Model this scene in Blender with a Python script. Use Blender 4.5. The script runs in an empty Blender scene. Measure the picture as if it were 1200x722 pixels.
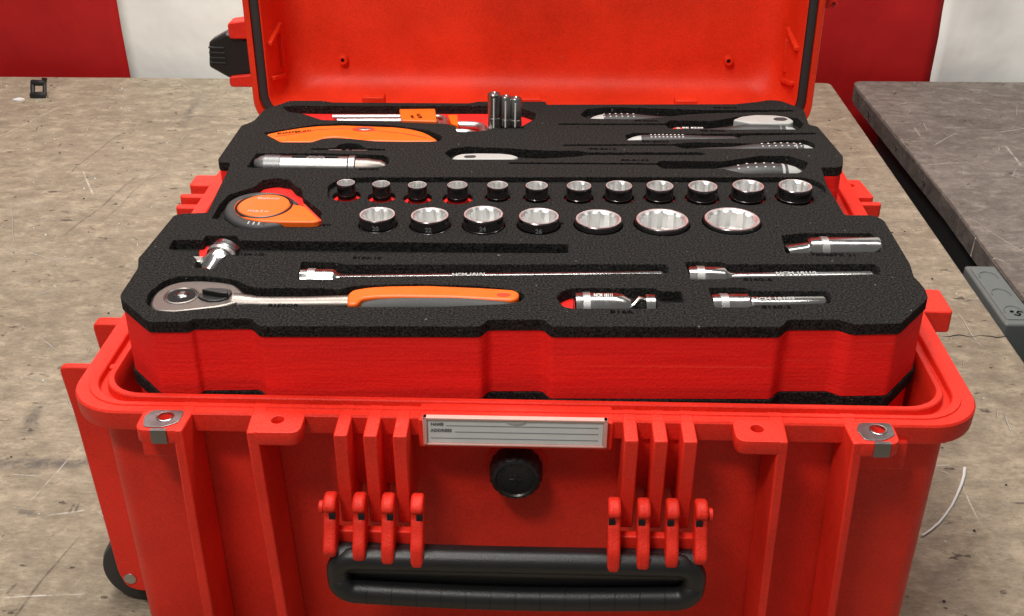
import bpy, bmesh, math, random
from mathutils import Vector, Matrix
R = math.radians
S = bpy.context.scene
C = S.collection
random.seed(7)

# ------------------------------------------------------------------ camera
cam = bpy.data.objects.new('camera', bpy.data.cameras.new('camera'))
C.objects.link(cam); S.camera = cam
cam.data.lens = 36 * 1340 / 1200
cam.data.sensor_width = 36
cam.data.clip_start = .02; cam.data.clip_end = 60
cam.location = (0.010, -0.670, 0.684)
cam.rotation_euler = (R(90 - 29.1), 0, R(1.37))

# ------------------------------------------------------------------ light (indoor workshop: ceiling tubes, a pale room and an added sheet light)
W = bpy.data.worlds.new('World'); S.world = W; W.use_nodes = True
W.node_tree.nodes['Background'].inputs[0].default_value = (1.0, .97, .93, 1)
W.node_tree.nodes['Background'].inputs[1].default_value = .19
def area(name, loc, sx, sy, power, col, target):
    l = bpy.data.lights.new(name, 'AREA'); l.shape = 'RECTANGLE'; l.size = sx; l.size_y = sy
    l.energy = power; l.color = col
    o = bpy.data.objects.new(name, l); C.objects.link(o); o.location = loc
    o.rotation_euler = (Vector(target) - Vector(loc)).to_track_quat('-Z', 'Y').to_euler()
    return o
area('overhead_light', (-.35, .25, 2.1), 1.5, .22, 21, (1, .96, .90), (0, .3, .2))
area('overhead_light', (.70, .45, 2.2), .22, 1.5, 11, (1, .97, .92), (.1, .4, .2))
area('overhead_light', (-.2, .80, 1.9), 1.8, .3, 30, (1, .98, .95), (0, 1.5, .1))  # added lamp, aimed at the hanging sheet to brighten it
area('overhead_light', (-.62, -.95, 2.0), .5, .25, 25, (1, .96, .90), (0, 0, .15))
S.view_settings.view_transform = 'Standard'
S.view_settings.look = 'None'
S.view_settings.exposure = 0
S.view_settings.gamma = 1
S.render.engine = 'CYCLES'

# ------------------------------------------------------------------ materials
def mat(name, col, rough=.5, metal=0, spec=.5):
    m = bpy.data.materials.new(name); m.use_nodes = True
    b = m.node_tree.nodes['Principled BSDF']
    b.inputs['Base Color'].default_value = (*col, 1)
    b.inputs['Roughness'].default_value = rough
    b.inputs['Metallic'].default_value = metal
    b.inputs['Specular IOR Level'].default_value = spec
    return m
class NT:
    def __init__(s, m):
        s.t = m.node_tree; s.b = s.t.nodes['Principled BSDF']
        s.co = s.t.nodes.new('ShaderNodeTexCoord').outputs['Object']
    def n(s, typ, **kw):
        x = s.t.nodes.new(typ)
        for k, v in kw.items():
            if hasattr(x, k): setattr(x, k, v)
            else: s.put(x, k, v)
        return x
    def put(s, x, k, v):
        i = x.inputs[k]
        if isinstance(v, bpy.types.NodeSocket): s.t.links.new(v, i)
        else: i.default_value = v
    def map(s, scale=(1, 1, 1), rot=(0, 0, 0), loc=(0, 0, 0), src=None):
        x = s.t.nodes.new('ShaderNodeMapping'); s.t.links.new(src or s.co, x.inputs['Vector'])
        x.inputs['Scale'].default_value = scale; x.inputs['Rotation'].default_value = rot; x.inputs['Location'].default_value = loc
        return x.outputs[0]
    def noise(s, scale, detail=3, rough=.55, vec=None, dist=0):
        x = s.t.nodes.new('ShaderNodeTexNoise'); s.t.links.new(vec or s.co, x.inputs['Vector'])
        x.inputs['Scale'].default_value = scale; x.inputs['Detail'].default_value = detail
        x.inputs['Roughness'].default_value = rough; x.inputs['Distortion'].default_value = dist
        return x.outputs['Fac']
    def ramp(s, src, stops):
        x = s.t.nodes.new('ShaderNodeValToRGB'); s.t.links.new(src, x.inputs[0])
        e = x.color_ramp.elements
        while len(e) < len(stops): e.new(.5)
        for i, (p, c) in enumerate(stops):
            e[i].position = p; e[i].color = (*c, 1) if not isinstance(c, (int, float)) else (c, c, c, 1)
        return x.outputs[0]
    def mix(s, f, a, b, mode='MIX'):
        x = s.t.nodes.new('ShaderNodeMix'); x.data_type = 'RGBA'; x.blend_type = mode
        for idx, v in ((0, f), (6, a), (7, b)):
            i = x.inputs[idx]
            if isinstance(v, bpy.types.NodeSocket): s.t.links.new(v, i)
            elif isinstance(v, (int, float)): i.default_value = v if idx == 0 else (v, v, v, 1)
            else: i.default_value = (*v, 1)
        return x.outputs[2]
    def math(s, op, a, b=0):
        x = s.t.nodes.new('ShaderNodeMath'); x.operation = op
        for i, v in enumerate((a, b)):
            if isinstance(v, bpy.types.NodeSocket): s.t.links.new(v, x.inputs[i])
            else: x.inputs[i].default_value = v
        return x.outputs[0]
    def bump(s, h, strength, dist, prev=None):
        x = s.t.nodes.new('ShaderNodeBump'); s.t.links.new(h, x.inputs['Height'])
        x.inputs['Strength'].default_value = strength; x.inputs['Distance'].default_value = dist
        if prev: s.t.links.new(prev, x.inputs['Normal'])
        s.t.links.new(x.outputs[0], s.b.inputs['Normal']); return x.outputs[0]
    def set(s, k, v): s.put(s.b, k, v)

def red_shell(name, col, rough):
    m = mat(name, col, rough, 0, .30); t = NT(m)
    f = t.noise(9, 4, .6)
    t.set('Base Color', t.mix(t.ramp(t.math('ADD', t.math('MULTIPLY', f, .6), t.math('MULTIPLY', t.noise(480, 3, .8), .4)), [(.36, 0), (.64, 1)]), tuple(c * .74 for c in col), tuple(min(1, c * 1.12 + .008) for c in col)))
    scuff = t.ramp(t.noise(1, 5, .75, t.map((60, 60, 210), (.3, .5, .2)), .5), [(.64, 0), (.74, 1)])
    patch = t.ramp(t.noise(7, 3, .6), [(.48, 0), (.68, 1)])
    dust = t.ramp(t.noise(330, 2, .8), [(.70, 0), (.76, 1)])
    f2 = t.math('ADD', t.math('MULTIPLY', t.math('MULTIPLY', scuff, patch), .30), t.math('MULTIPLY', dust, .22))
    t.set('Base Color', t.mix(f2, t.b.inputs['Base Color'].links[0].from_socket, (.80, .22, .16)))
    t.set('Roughness', t.math('ADD', t.math('MULTIPLY', t.noise(35, 5, .7), .22), rough - .11))
    b = t.bump(t.noise(700, 3, .7), .6, .0007)
    return m
M = {}
M['red'] = red_shell('moulded_red_plastic', (.82, .026, .010), .44)
M['lid'] = red_shell('lid_red_plastic', (.88, .040, .008), .42)
m = M['foam'] = mat('black_foam', (.02, .02, .02), .92, 0, .12); t = NT(m)
sp = t.noise(620, 3, .75)
t.set('Base Color', t.mix(t.ramp(sp, [(.42, 0), (.74, 1)]), (.0055, .0050, .0047), (.056, .052, .048)))
lint = t.ramp(t.noise(240, 1, .5), [(.775, 0), (.79, 1)])
t.set('Base Color', t.mix(t.math('MULTIPLY', lint, .7), m.node_tree.nodes['Principled BSDF'].inputs['Base Color'].links[0].from_socket, (.22, .20, .18)))
t.bump(sp, .9, .0012)
m = M['foamred'] = mat('red_foam', (.72, .008, .010), .75, 0, .25); t = NT(m)
st = t.noise(1, 4, .65, t.map((12, 12, 520)))
gr = t.noise(420, 3, .7)
lines = t.ramp(t.noise(1, 1, .5, t.map((2.5, 2.5, 330))), [(.66, 0), (.74, 1)])
base = t.mix(t.ramp(st, [(.3, 0), (.7, 1)]), (.72, .010, .008), (.92, .020, .014))
base = t.mix(t.math('MULTIPLY', lines, .25), base, (.95, .12, .06))
t.set('Base Color', t.mix(t.math('MULTIPLY', t.ramp(gr, [(.45, 0), (.8, 1)]), .35), base, (.96, .035, .02)))
t.bump(gr, .6, .0010, t.bump(st, .5, .0006))
def steel(name, col, rough, bump=.15):
    m = mat(name, col, rough, 1); t = NT(m)
    t.set('Roughness', t.math('ADD', t.math('MULTIPLY', t.noise(120, 4, .7), .25), rough - .12))
    t.bump(t.noise(900, 2), bump, .0002)
    return m
M['chrome'] = steel('polished_chrome', (.50, .49, .48), .18)
M['satin'] = steel('satin_steel', (.47, .47, .46), .38, .3)
M['brushed'] = steel('ratchet_steel', (.22, .195, .178), .40, .2)
M['dark_chrome'] = steel('dark_chrome', (.20, .19, .19), .24)
M['inside'] = steel('socket_inside', (.80, .80, .79), .42, .3)
M['aluminium'] = steel('grey_aluminium', (.30, .30, .295), .36, .3)
M['bit_steel'] = steel('bit_steel', (.33, .31, .30), .32)
m = M['knurl'] = mat('knurled_steel', (.50, .50, .49), .40, 1); t = NT(m)
ck = t.n('ShaderNodeTexChecker', Scale=1400.0); t.t.links.new(t.map((1, 1, 1), (.6, .5, .78)), ck.inputs['Vector'])
t.bump(ck.outputs['Fac'], .6, .0004)
m = M['alu_knurl'] = mat('knurled_aluminium', (.20, .20, .20), .42, 1); t = NT(m)
ck = t.n('ShaderNodeTexChecker', Scale=900.0); t.t.links.new(t.map((1, 1, 1), (.6, .5, .78)), ck.inputs['Vector'])
t.bump(ck.outputs['Fac'], 1, .0006)
def plastic(name, col, rough, grain=.25):
    m = mat(name, col, rough); t = NT(m)
    f = t.noise(60, 4, .65)
    t.set('Base Color', t.mix(f, tuple(c * .85 for c in col), tuple(min(1, c * 1.12) for c in col)))
    t.set('Roughness', t.math('ADD', t.math('MULTIPLY', f, .2), rough - .1))
    t.bump(t.noise(900, 2), grain, .0003)
    return m
M['orange'] = plastic('orange_plastic', (.93, .135, .006), .45)
M['black'] = plastic('black_plastic', (.011, .011, .011), .36, .35)
M['rubber'] = plastic('dark_rubber', (.030, .030, .030), .6, .5)
M['handle'] = plastic('handle_black_plastic', (.010, .010, .0105), .40, .5)
M['grey'] = plastic('light_grey_plastic', (.42, .42, .40), .45)
M['redtip'] = plastic('red_plastic_tip', (.75, .05, .02), .4)
M['ink'] = mat('black_ink', (.002, .002, .002), .95, 0, .05)
M['greyink'] = mat('grey_ink', (.16, .17, .18), .7)
M['whiteink'] = mat('white_ink', (.75, .72, .70), .5)
M['grip'] = plastic('charcoal_grip_rubber', (.028, .028, .028), .5, .5)
M['dotwhite'] = mat('pale_grip_dot', (.70, .70, .68), .5)
M['card'] = plastic('label_card', (.66, .70, .68), .5, .1)
m = M['clear'] = mat('clear_plastic_window', (.9, .93, .92), .08); m.node_tree.nodes['Principled BSDF'].inputs['Transmission Weight'].default_value = 1
m.node_tree.nodes['Principled BSDF'].inputs['IOR'].default_value = 1.2
M['holder'] = plastic('pale_pink_plastic_frame', (.70, .38, .33), .35)
M['greybox'] = plastic('grey_painted_plastic', (.13, .145, .14), .38, .3)
M['hole'] = mat('dark_hole', (.004, .003, .003), .9)

def worktop(name, warm, dark, dirt, seed, marks=()):
    m = mat(name, warm, .6, 0, .35); t = NT(m)
    o = (seed * 3.1, seed * 1.7, 0)
    grain = t.noise(1, 6, .72, t.map((11, 30, 11), (0, 0, .04), o), .3)       # grain runs left to right
    fine = t.noise(1, 5, .8, t.map((110, 260, 110), (0, 0, .03), o))
    blot = t.noise(3.2, 5, .6, t.map((1, 1.3, 1), (0, 0, .3), o), .6)
    col = t.mix(t.ramp(grain, [(.30, 0), (.70, 1)]), dark, warm)
    col = t.mix(t.math('MULTIPLY', t.ramp(blot, [(.40, 0), (.66, 1)]), .75), col, tuple(c * .66 for c in dirt))
    col = t.mix(t.math('MULTIPLY', t.ramp(fine, [(.52, 0), (.64, 1)]), .45), col, tuple(c * .48 for c in dark))
    col = t.mix(t.math('MULTIPLY', t.ramp(fine, [(.34, 1), (.45, 0)]), .35), col, tuple(min(1, c * 1.35) for c in warm))
    mid = t.noise(1, 6, .78, t.map((30, 44, 30), (0, 0, .1), (seed, 4, 0)), .15)
    col = t.mix(t.ramp(mid, [(.34, .6), (.50, 0)]), col, tuple(c * .62 for c in dark))
    col = t.mix(t.ramp(mid, [(.52, 0), (.66, .7)]), col, tuple(min(1, c * 1.22) for c in warm))
    h = t.math('ADD', t.math('ADD', grain, t.math('MULTIPLY', mid, 1.2)), t.math('MULTIPLY', fine, .6))
    spot = t.noise(38, 3, .6, t.map((1, 1.8, 1), (0, 0, 0), o))
    pm = t.math('MULTIPLY', t.ramp(spot, [(.665, 0), (.71, 1)]), .8)      # small dark dents and stains
    col = t.mix(pm, col, (.075, .060, .050))
    # short straight scratches, one per cell of a random pattern, each at its own angle
    for k, (sc, wd, ln, c, amt, keep) in enumerate([(6.5, .0014, .055, (.76, .70, .61), .9, .30), (4.0, .0010, .13, (.74, .68, .58), .8, .25), (11, .0012, .028, (.76, .71, .64), .9, .40), (18, .0010, .014, (.70, .65, .58), .8, .35),
                                                  (3.3, .0012, .12, (.12, .095, .08), .6, .40), (14, .0016, .012, (.10, .08, .07), .75, .40)]):
        bend = t.n('ShaderNodeVectorMath', operation='ADD')
        wob = t.n('ShaderNodeTexNoise', Scale=9.0, Detail=1.0); t.t.links.new(t.map((1, 1, 1), (0, 0, 0), (seed + k * 2.3, k * 1.9, 0)), wob.inputs['Vector'])
        sc_ = t.n('ShaderNodeVectorMath', operation='SCALE'); t.t.links.new(wob.outputs['Color'], sc_.inputs[0]); sc_.inputs['Scale'].default_value = .018
        t.t.links.new(t.map((1, 1, 0), (0, 0, 0), (seed * 2.7 + k * 7.3, k * 5.1, 0)), bend.inputs[0]); t.t.links.new(sc_.outputs[0], bend.inputs[1])
        vo = t.n('ShaderNodeTexVoronoi'); vo.voronoi_dimensions = '2D'; vo.inputs['Scale'].default_value = sc; t.t.links.new(bend.outputs[0], vo.inputs['Vector'])
        df = t.n('ShaderNodeVectorMath', operation='SUBTRACT'); t.t.links.new(bend.outputs[0], df.inputs[0]); t.t.links.new(vo.outputs['Position'], df.inputs[1])
        cs = t.n('ShaderNodeSeparateColor'); t.t.links.new(vo.outputs['Color'], cs.inputs[0])
        an = t.math('MULTIPLY', cs.outputs[0], 3.1416)
        cosa, sina = t.math('COSINE', an), t.math('SINE', an)
        sx = t.n('ShaderNodeSeparateXYZ'); t.t.links.new(df.outputs[0], sx.inputs[0])
        across = t.math('ABSOLUTE', t.math('ADD', t.math('MULTIPLY', sx.outputs[0], cosa), t.math('MULTIPLY', sx.outputs[1], sina)))
        along = t.math('ABSOLUTE', t.math('SUBTRACT', t.math('MULTIPLY', sx.outputs[1], cosa), t.math('MULTIPLY', sx.outputs[0], sina)))
        w1 = t.ramp(t.math('DIVIDE', across, wd), [(0, 1), (.45, .8), (1, 0)])
        l1 = t.ramp(t.math('DIVIDE', along, t.math('MULTIPLY', cs.outputs[2], ln)), [(0, 1), (.6, .8), (1, 0)])
        on = t.math('GREATER_THAN', cs.outputs[1], keep)
        rag = t.ramp(t.noise(160, 2, .6), [(.35, .2), (.55, 1)])
        f = t.math('MULTIPLY', t.math('MULTIPLY', t.math('MULTIPLY', w1, l1), t.math('MULTIPLY', on, rag)), amt)
        col = t.mix(f, col, c)
        h = t.math('SUBTRACT', h, t.math('MULTIPLY', f, .8))
    h = t.math('SUBTRACT', h, t.math('MULTIPLY', pm, .8))
    for (ax, ay), (bx, by), wd, c, amt in marks:                          # the few long marks one can point to
        L_ = math.hypot(bx - ax, by - ay); ux, uy = (bx - ax) / L_, (by - ay) / L_
        wobv = t.math('MULTIPLY', t.math('SUBTRACT', t.noise(6, 2, .5), .5), .02)
        s2_ = t.n('ShaderNodeSeparateXYZ'); t.t.links.new(t.co, s2_.inputs[0])
        dx = t.math('SUBTRACT', s2_.outputs[0], (ax + bx) / 2); dy = t.math('SUBTRACT', s2_.outputs[1], (ay + by) / 2)
        acr = t.math('ABSOLUTE', t.math('ADD', t.math('SUBTRACT', t.math('MULTIPLY', dx, uy), t.math('MULTIPLY', dy, ux)), wobv))
        alo = t.math('ABSOLUTE', t.math('ADD', t.math('MULTIPLY', dx, ux), t.math('MULTIPLY', dy, uy)))
        rag = t.ramp(t.noise(55, 4, .7), [(.38, .1), (.55, 1)])
        f = t.math('MULTIPLY', t.math('MULTIPLY', t.ramp(t.math('DIVIDE', acr, wd), [(0, 1), (.5, .7), (1, 0)]), t.ramp(t.math('DIVIDE', alo, L_ / 2), [(.0, 1), (.8, .8), (1, 0)])), t.math('MULTIPLY', rag, amt))
        col = t.mix(f, col, c)
    t.set('Base Color', col)
    t.set('Roughness', t.ramp(grain, [(.2, .50), (.8, .72)]))
    t.bump(h, 1.0, .0040)
    return m
M['top_a'] = worktop('worn_beige_worktop', (.46, .385, .280), (.31, .253, .182), (.40, .315, .225), 1, [(a, b, w, c, m_) for (a, b), w, c, m_ in (
    ([(-0.6049,0.9773),(-0.6479,0.7397)], .0022, (.10, .08, .07), .8), ([(-0.5833,0.9954),(-0.6118,0.7794)], .0018, (.12, .10, .08), .6), ([(-0.5402,0.2233),(-0.4193,0.2360)], .011, (.09, .085, .085), .85), ([(-0.5226,0.3412),(-0.5103,0.2757)], .010, (.10, .09, .085), .7),
    ([(-0.4709,0.1570),(-0.4482,0.1563)], .007, (.10, .09, .08), .7), ([(-0.7031,0.9854),(-0.6509,0.8929)], .0018, (.75, .70, .62), .9), ([(-0.8507,1.2840),(-0.8954,1.1316)], .0022, (.68, .62, .54), .6), ([(-0.4389,0.0423),(-0.3684,0.0481)], .0012, (.80, .76, .70), .9),
    ([(-0.4417,0.1540),(-0.4091,0.1635)], .0014, (.80, .76, .70), .9), ([(-0.4679,0.1696),(-0.4451,0.2654)], .0010, (.72, .68, .60), .6), ([(-0.6136,1.3513),(-0.6000,1.1715)], .010, (.14, .12, .10), .7), ([(0.4214,0.2233),(0.4205,0.1661)], .0010, (.78, .74, .68), .8),
    ([(0.3952,0.2457),(0.4217,0.2505)], .0010, (.78, .74, .68), .7), ([(0.3624,0.1069),(0.3710,0.0751)], .03, (.20, .18, .15), .45), ([(-0.8092,1.1337),(-0.6321,0.9871)], .05, (.30, .235, .18), .5))])
M['top_b'] = worktop('worn_brown_worktop', (.29, .25, .215), (.165, .140, .118), (.22, .18, .15), 4, [(a, b, w, c, m_) for (a, b), w, c, m_ in (
    ([(0.7826,1.1320),(0.7781,1.0350)], .0022, (.62, .58, .52), .9), ([(0.6555,1.2183),(0.6530,1.1686)], .0018, (.55, .5, .44), .8), ([(0.7016,1.2758),(0.8141,1.2137)], .03, (.085, .065, .05), .7), ([(0.7280,0.9683),(0.8440,0.9678)], .004, (.07, .055, .045), .7))])
M['edge_b'] = worktop('worn_worktop_edge', (.17, .15, .13), (.085, .075, .068), (.10, .09, .08), 9)
def sheet(name, col):
    m = mat(name, col, .55, 0, .4); t = NT(m)
    f = t.noise(5, 5, .6, t.map((1, 1, 1.4)))
    t.set('Base Color', t.mix(t.ramp(f, [(.3, 0), (.7, 1)]), tuple(c * .88 for c in col), col))
    sm = t.ramp(t.noise(26, 4, .6), [(.70, 0), (.78, 1)])
    t.set('Base Color', t.mix(t.math('MULTIPLY', sm, .35), t.b.inputs['Base Color'].links[0].from_socket, tuple(c * .5 for c in col)))
    t.bump(t.noise(9, 3, .5, t.map((1, 1, .7)), .15), .6, .009)
    return m
M['sheet_red'] = sheet('red_sheet', (.42, .005, .006))
M['sheet_white'] = sheet('white_sheet', (.86, .87, .83))
M['floor'] = worktop('dark_floor', (.02, .02, .02), (.012, .012, .012), (.015, .015, .015), 2)
M['dusty'] = plastic('black_painted_steel', (.02, .02, .02), .5)

# ------------------------------------------------------------------ helpers
def finish(me, m, sharp=35):
    for x in (m if isinstance(m, (list, tuple)) else [m]): me.materials.append(x)
    me.shade_smooth(); me.set_sharp_from_angle(angle=R(sharp))
def link(name, me, parent=None):
    o = bpy.data.objects.new(name, me); C.objects.link(o)
    if parent is not None: o.parent = parent; o.matrix_parent_inverse = Matrix.Identity(4); 
    return o
class G:
    """collects shapes, becomes one mesh"""
    def __init__(s): s.v = []; s.f = []; s.mi = []; s.k = 0
    def add(s, vs, fs):
        n = len(s.v); s.v += [tuple(v) for v in vs]; s.f += [tuple(i + n for i in f) for f in fs]; s.mi += [s.k] * len(fs); return s
    def use(s, k): s.k = k; return s
    def box(s, x0, x1, y0, y1, z0, z1):
        vs = [(x, y, z) for z in (z0, z1) for y in (y0, y1) for x in (x0, x1)]
        return s.add(vs, [(0, 2, 3, 1), (4, 5, 7, 6), (0, 1, 5, 4), (2, 6, 7, 3), (0, 4, 6, 2), (1, 3, 7, 5)])
    def hexa(s, a, b):
        """a, b: four points each"""
        return s.add(list(a) + list(b), [(3, 2, 1, 0), (4, 5, 6, 7), (0, 1, 5, 4), (1, 2, 6, 5), (2, 3, 7, 6), (3, 0, 4, 7)])
    def prism(s, poly, d0, d1, axis='z'):
        a = sum(poly[i][0] * poly[(i + 1) % len(poly)][1] - poly[(i + 1) % len(poly)][0] * poly[i][1] for i in range(len(poly)))
        if a < 0: poly = poly[::-1]
        if axis == 'z': P3 = lambda p, d: (p[0], p[1], d)
        elif axis == 'y': P3 = lambda p, d: (p[0], -d, p[1])
        else: P3 = lambda p, d: (d, p[0], p[1])
        if axis == 'y': d0, d1 = -d1, -d0
        n = len(poly)
        return s.add([P3(p, d0) for p in poly] + [P3(p, d1) for p in poly],
                     [tuple(range(n - 1, -1, -1)), tuple(range(n, 2 * n))] + [(i, (i + 1) % n, n + (i + 1) % n, n + i) for i in range(n)])
    def lathe(s, p0, p1, prof, n=24, flat=1):
        """prof: (distance along p0->p1 in metres, radius); flat squashes across z"""
        p0 = Vector(p0); d = (Vector(p1) - p0).normalized()
        u = d.cross(Vector((0, 0, 1)));
        if u.length < 1e-3: u = Vector((1, 0, 0))
        u.normalize(); w = u.cross(d)
        vs = []; fs = []
        for t_, r in prof:
            for i in range(n):
                a = 2 * math.pi * i / n
                vs.append(p0 + d * t_ + u * (math.cos(a) * r) + w * (math.sin(a) * r * flat))
        for k in range(len(prof) - 1):
            for i in range(n):
                j = (i + 1) % n
                fs.append((k * n + i, (k + 1) * n + i, (k + 1) * n + j, k * n + j))
        fs.append(tuple(range(n))); fs.append(tuple(range(len(prof) * n - 1, (len(prof) - 1) * n - 1, -1)))
        return s.add(vs, fs)
    def tube(s, pts, r, n=12, closed=False, cap=True):
        pts = [Vector(p) for p in pts]; m_ = len(pts); rr = r if isinstance(r, (list, tuple)) else [r] * m_
        vs = []; fs = []; up = None
        for i, p in enumerate(pts):
            a = pts[i - 1] if (i or closed) else p; b = pts[(i + 1) % m_] if (i < m_ - 1 or closed) else p
            d = (b - a).normalized()
            if up is None:
                up = Vector((0, 0, 1)) if abs(d.z) < .9 else Vector((0, 1, 0))
            u = d.cross(up).normalized(); up = u.cross(d).normalized()
            for k in range(n):
                an = 2 * math.pi * k / n
                vs.append(p + (u * math.cos(an) + up * math.sin(an)) * rr[i])
        for i in range(m_ if closed else m_ - 1):
            j = (i + 1) % m_
            for k in range(n):
                l = (k + 1) % n
                fs.append((i * n + k, i * n + l, j * n + l, j * n + k))
        if not closed and cap:
            fs.append(tuple(range(n - 1, -1, -1))); fs.append(tuple(range((m_ - 1) * n, m_ * n)))
        return s.add(vs, fs)
    def loft(s, loops, cap0=True, cap1=True):
        n = len(loops[0]); vs = [p for l in loops for p in l]; fs = []
        for k in range(len(loops) - 1):
            for i in range(n):
                j = (i + 1) % n
                fs.append((k * n + i, k * n + j, (k + 1) * n + j, (k + 1) * n + i))
        if cap0: fs.append(tuple(range(n - 1, -1, -1)))
        if cap1: fs.append(tuple(range((len(loops) - 1) * n, len(loops) * n)))
        return s.add(vs, fs)
    def build(s, name, m, parent=None, bevel=0, seg=2, sharp=35, label=None):
        me = bpy.data.meshes.new(name); me.from_pydata(s.v, [], s.f)
        me.polygons.foreach_set('material_index', s.mi)
        me.update()
        bm = bmesh.new(); bm.from_mesh(me); bmesh.ops.recalc_face_normals(bm, faces=bm.faces); bm.to_mesh(me); bm.free()
        finish(me, m, sharp)
        o = link(name, me, parent)
        if bevel:
            b = o.modifiers.new('edge', 'BEVEL'); b.width = bevel; b.segments = seg; b.limit_method = 'ANGLE'; b.angle_limit = R(40); b.harden_normals = False
        if label: o['label'] = label
        return o
def rr(hx, hy, r, n=8, cx=0, cy=0):
    out = []
    for q, (sx, sy) in enumerate(((1, 1), (-1, 1), (-1, -1), (1, -1))):
        for i in range(n + 1):
            a = math.pi / 2 * (q + i / n)
            out.append((cx + sx * (hx - r) + r * math.cos(a), cy + sy * (hy - r) + r * math.sin(a)))
    return out
def rect(x0, x1, y0, y1, r=.002, n=4): return rr((x1 - x0) / 2, (y1 - y0) / 2, r, n, (x0 + x1) / 2, (y0 + y1) / 2)
def circ(x, y, r, n=32): return [(x + r * math.cos(2 * math.pi * i / n), y + r * math.sin(2 * math.pi * i / n)) for i in range(n)]
def smooth(poly, r=.002, n=4):
    """round the corners of a closed polygon"""
    out = []; m_ = len(poly)
    for i in range(m_):
        p = Vector(poly[i]); a = Vector(poly[i - 1]) - p; b = Vector(poly[(i + 1) % m_]) - p
        if a.length < 1e-6 or b.length < 1e-6: continue
        d = min(r, a.length * .45, b.length * .45)
        p0 = p + a.normalized() * d; p1 = p + b.normalized() * d
        for k in range(n + 1):
            u = k / n; q = p0 * (1 - u) ** 2 + p * 2 * u * (1 - u) + p1 * u * u
            out.append((q.x, q.y))
    return out
def plate(outer, holes, z0, z1, bev=.0005):
    """flat slab with holes cut through it -> (verts, faces)"""
    cu = bpy.data.curves.new('c', 'CURVE'); cu.dimensions = '2D'; cu.fill_mode = 'BOTH'
    for poly in [outer] + holes:
        sp_ = cu.splines.new('POLY'); sp_.points.add(len(poly) - 1)
        for i, p in enumerate(poly): sp_.points[i].co = (p[0], p[1], 0, 1)
        sp_.use_cyclic_u = True
    cu.extrude = (z1 - z0) / 2 - bev; cu.bevel_depth = bev; cu.bevel_resolution = 1; cu.offset = -bev
    o = bpy.data.objects.new('c', cu); C.objects.link(o)
    me = bpy.data.meshes.new_from_object(o.evaluated_get(bpy.context.evaluated_depsgraph_get()))
    vs = [(v.co.x, v.co.y, v.co.z + (z0 + z1) / 2) for v in me.vertices]; fs = [tuple(p.vertices) for p in me.polygons]
    bpy.data.objects.remove(o); bpy.data.curves.remove(cu); bpy.data.meshes.remove(me)
    return vs, fs
def text(body, size, m, name, parent, loc, rot=(0, 0, 0), width=None, thick=.0001, align='CENTER', squash=1):
    cu = bpy.data.curves.new('t', 'FONT'); cu.body = body; cu.size = size; cu.align_x = align; cu.align_y = 'CENTER'; cu.extrude = thick; cu.resolution_u = 2; cu.offset = .00012
    o = bpy.data.objects.new('t', cu); C.objects.link(o)
    me = bpy.data.meshes.new_from_object(o.evaluated_get(bpy.context.evaluated_depsgraph_get()))
    bpy.data.objects.remove(o); bpy.data.curves.remove(cu)
    xs = [v.co.x for v in me.vertices]; k = (width / (max(xs) - min(xs))) if width else 1
    mx = Matrix.Translation(loc) @ Matrix.Rotation(rot[2], 4, 'Z') @ Matrix.Rotation(rot[1], 4, 'Y') @ Matrix.Rotation(rot[0], 4, 'X') @ Matrix.Diagonal((k, squash, 1, 1))
    me.transform(mx); me.name = name
    me.materials.clear(); me.materials.append(m)
    return link(name, me, parent)
def thing(name, label, cat, loc=(0, 0, 0), rz=0, group=None):
    o = bpy.data.objects.new(name, None); C.objects.link(o); o.empty_display_size = .02
    o['label'] = label; o['category'] = cat
    if group: o['group'] = group
    return o
def tag(o, label, cat, group=None):
    o['label'] = label; o['category'] = cat
    if group: o['group'] = group
    return o
def struct(o): o['kind'] = 'structure'; return o

# ------------------------------------------------------------------ setting
struct(G().box(-4, 4, -3, 4, -.92, -.90).build('floor', M['floor']))

def worktable(label, poly, m, me, thick, legs, rcorner, apron):
    t_ = thing('workbench', label, 'workbench', group='workbenches side by side')
    G().prism(smooth(poly, rcorner, 6), -thick, 0).build('worktop', [m], t_, bevel=.0025, seg=3)
    for x, y in legs:
        G().box(x - .03, x + .03, y - .03, y + .03, -.90, -thick - .061).build('leg', M['dusty'], t_)
    for (x0, x1, y0, y1) in apron: G().box(x0, x1, y0, y1, -thick - (.06 if x1 - x0 > .1 else .6), -thick - .001).build('gap_light_blocker' if x1 - x0 < .1 else 'rail', M['dusty'], t_)  # tall narrow boxes are added to block light and darken the gap
    return t_
ta = worktable('long beige scratched wooden workbench that the red case stands on', [(-1.7, -.42), (.563, -.42), (.5655, 1.455), (-1.7, 1.455)],
               M['top_a'], None, .045, [(-1.6, -.3), (.48, -.3), (-1.6, 1.35), (.48, 1.35)], 0.018,
               [(-1.6, .5, -.32, -.28), (-1.6, .5, 1.33, 1.37), (.54, .559, -.27, 1.32)])
tb = worktable('darker brown worn workbench to the right beyond the gap', [(.628, -.42), (1.9, -.42), (1.9, 1.468), (.6095, 1.468), (.6215, .90), (.6200, .66)],
               M['top_b'], None, .035, [(.72, -.3), (1.8, -.3), (.72, 1.35), (1.8, 1.35)], .022,
               [(.7, 1.8, -.32, -.28), (.7, 1.8, 1.33, 1.37), (.6300, .650, -.27, 1.32)])
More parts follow.
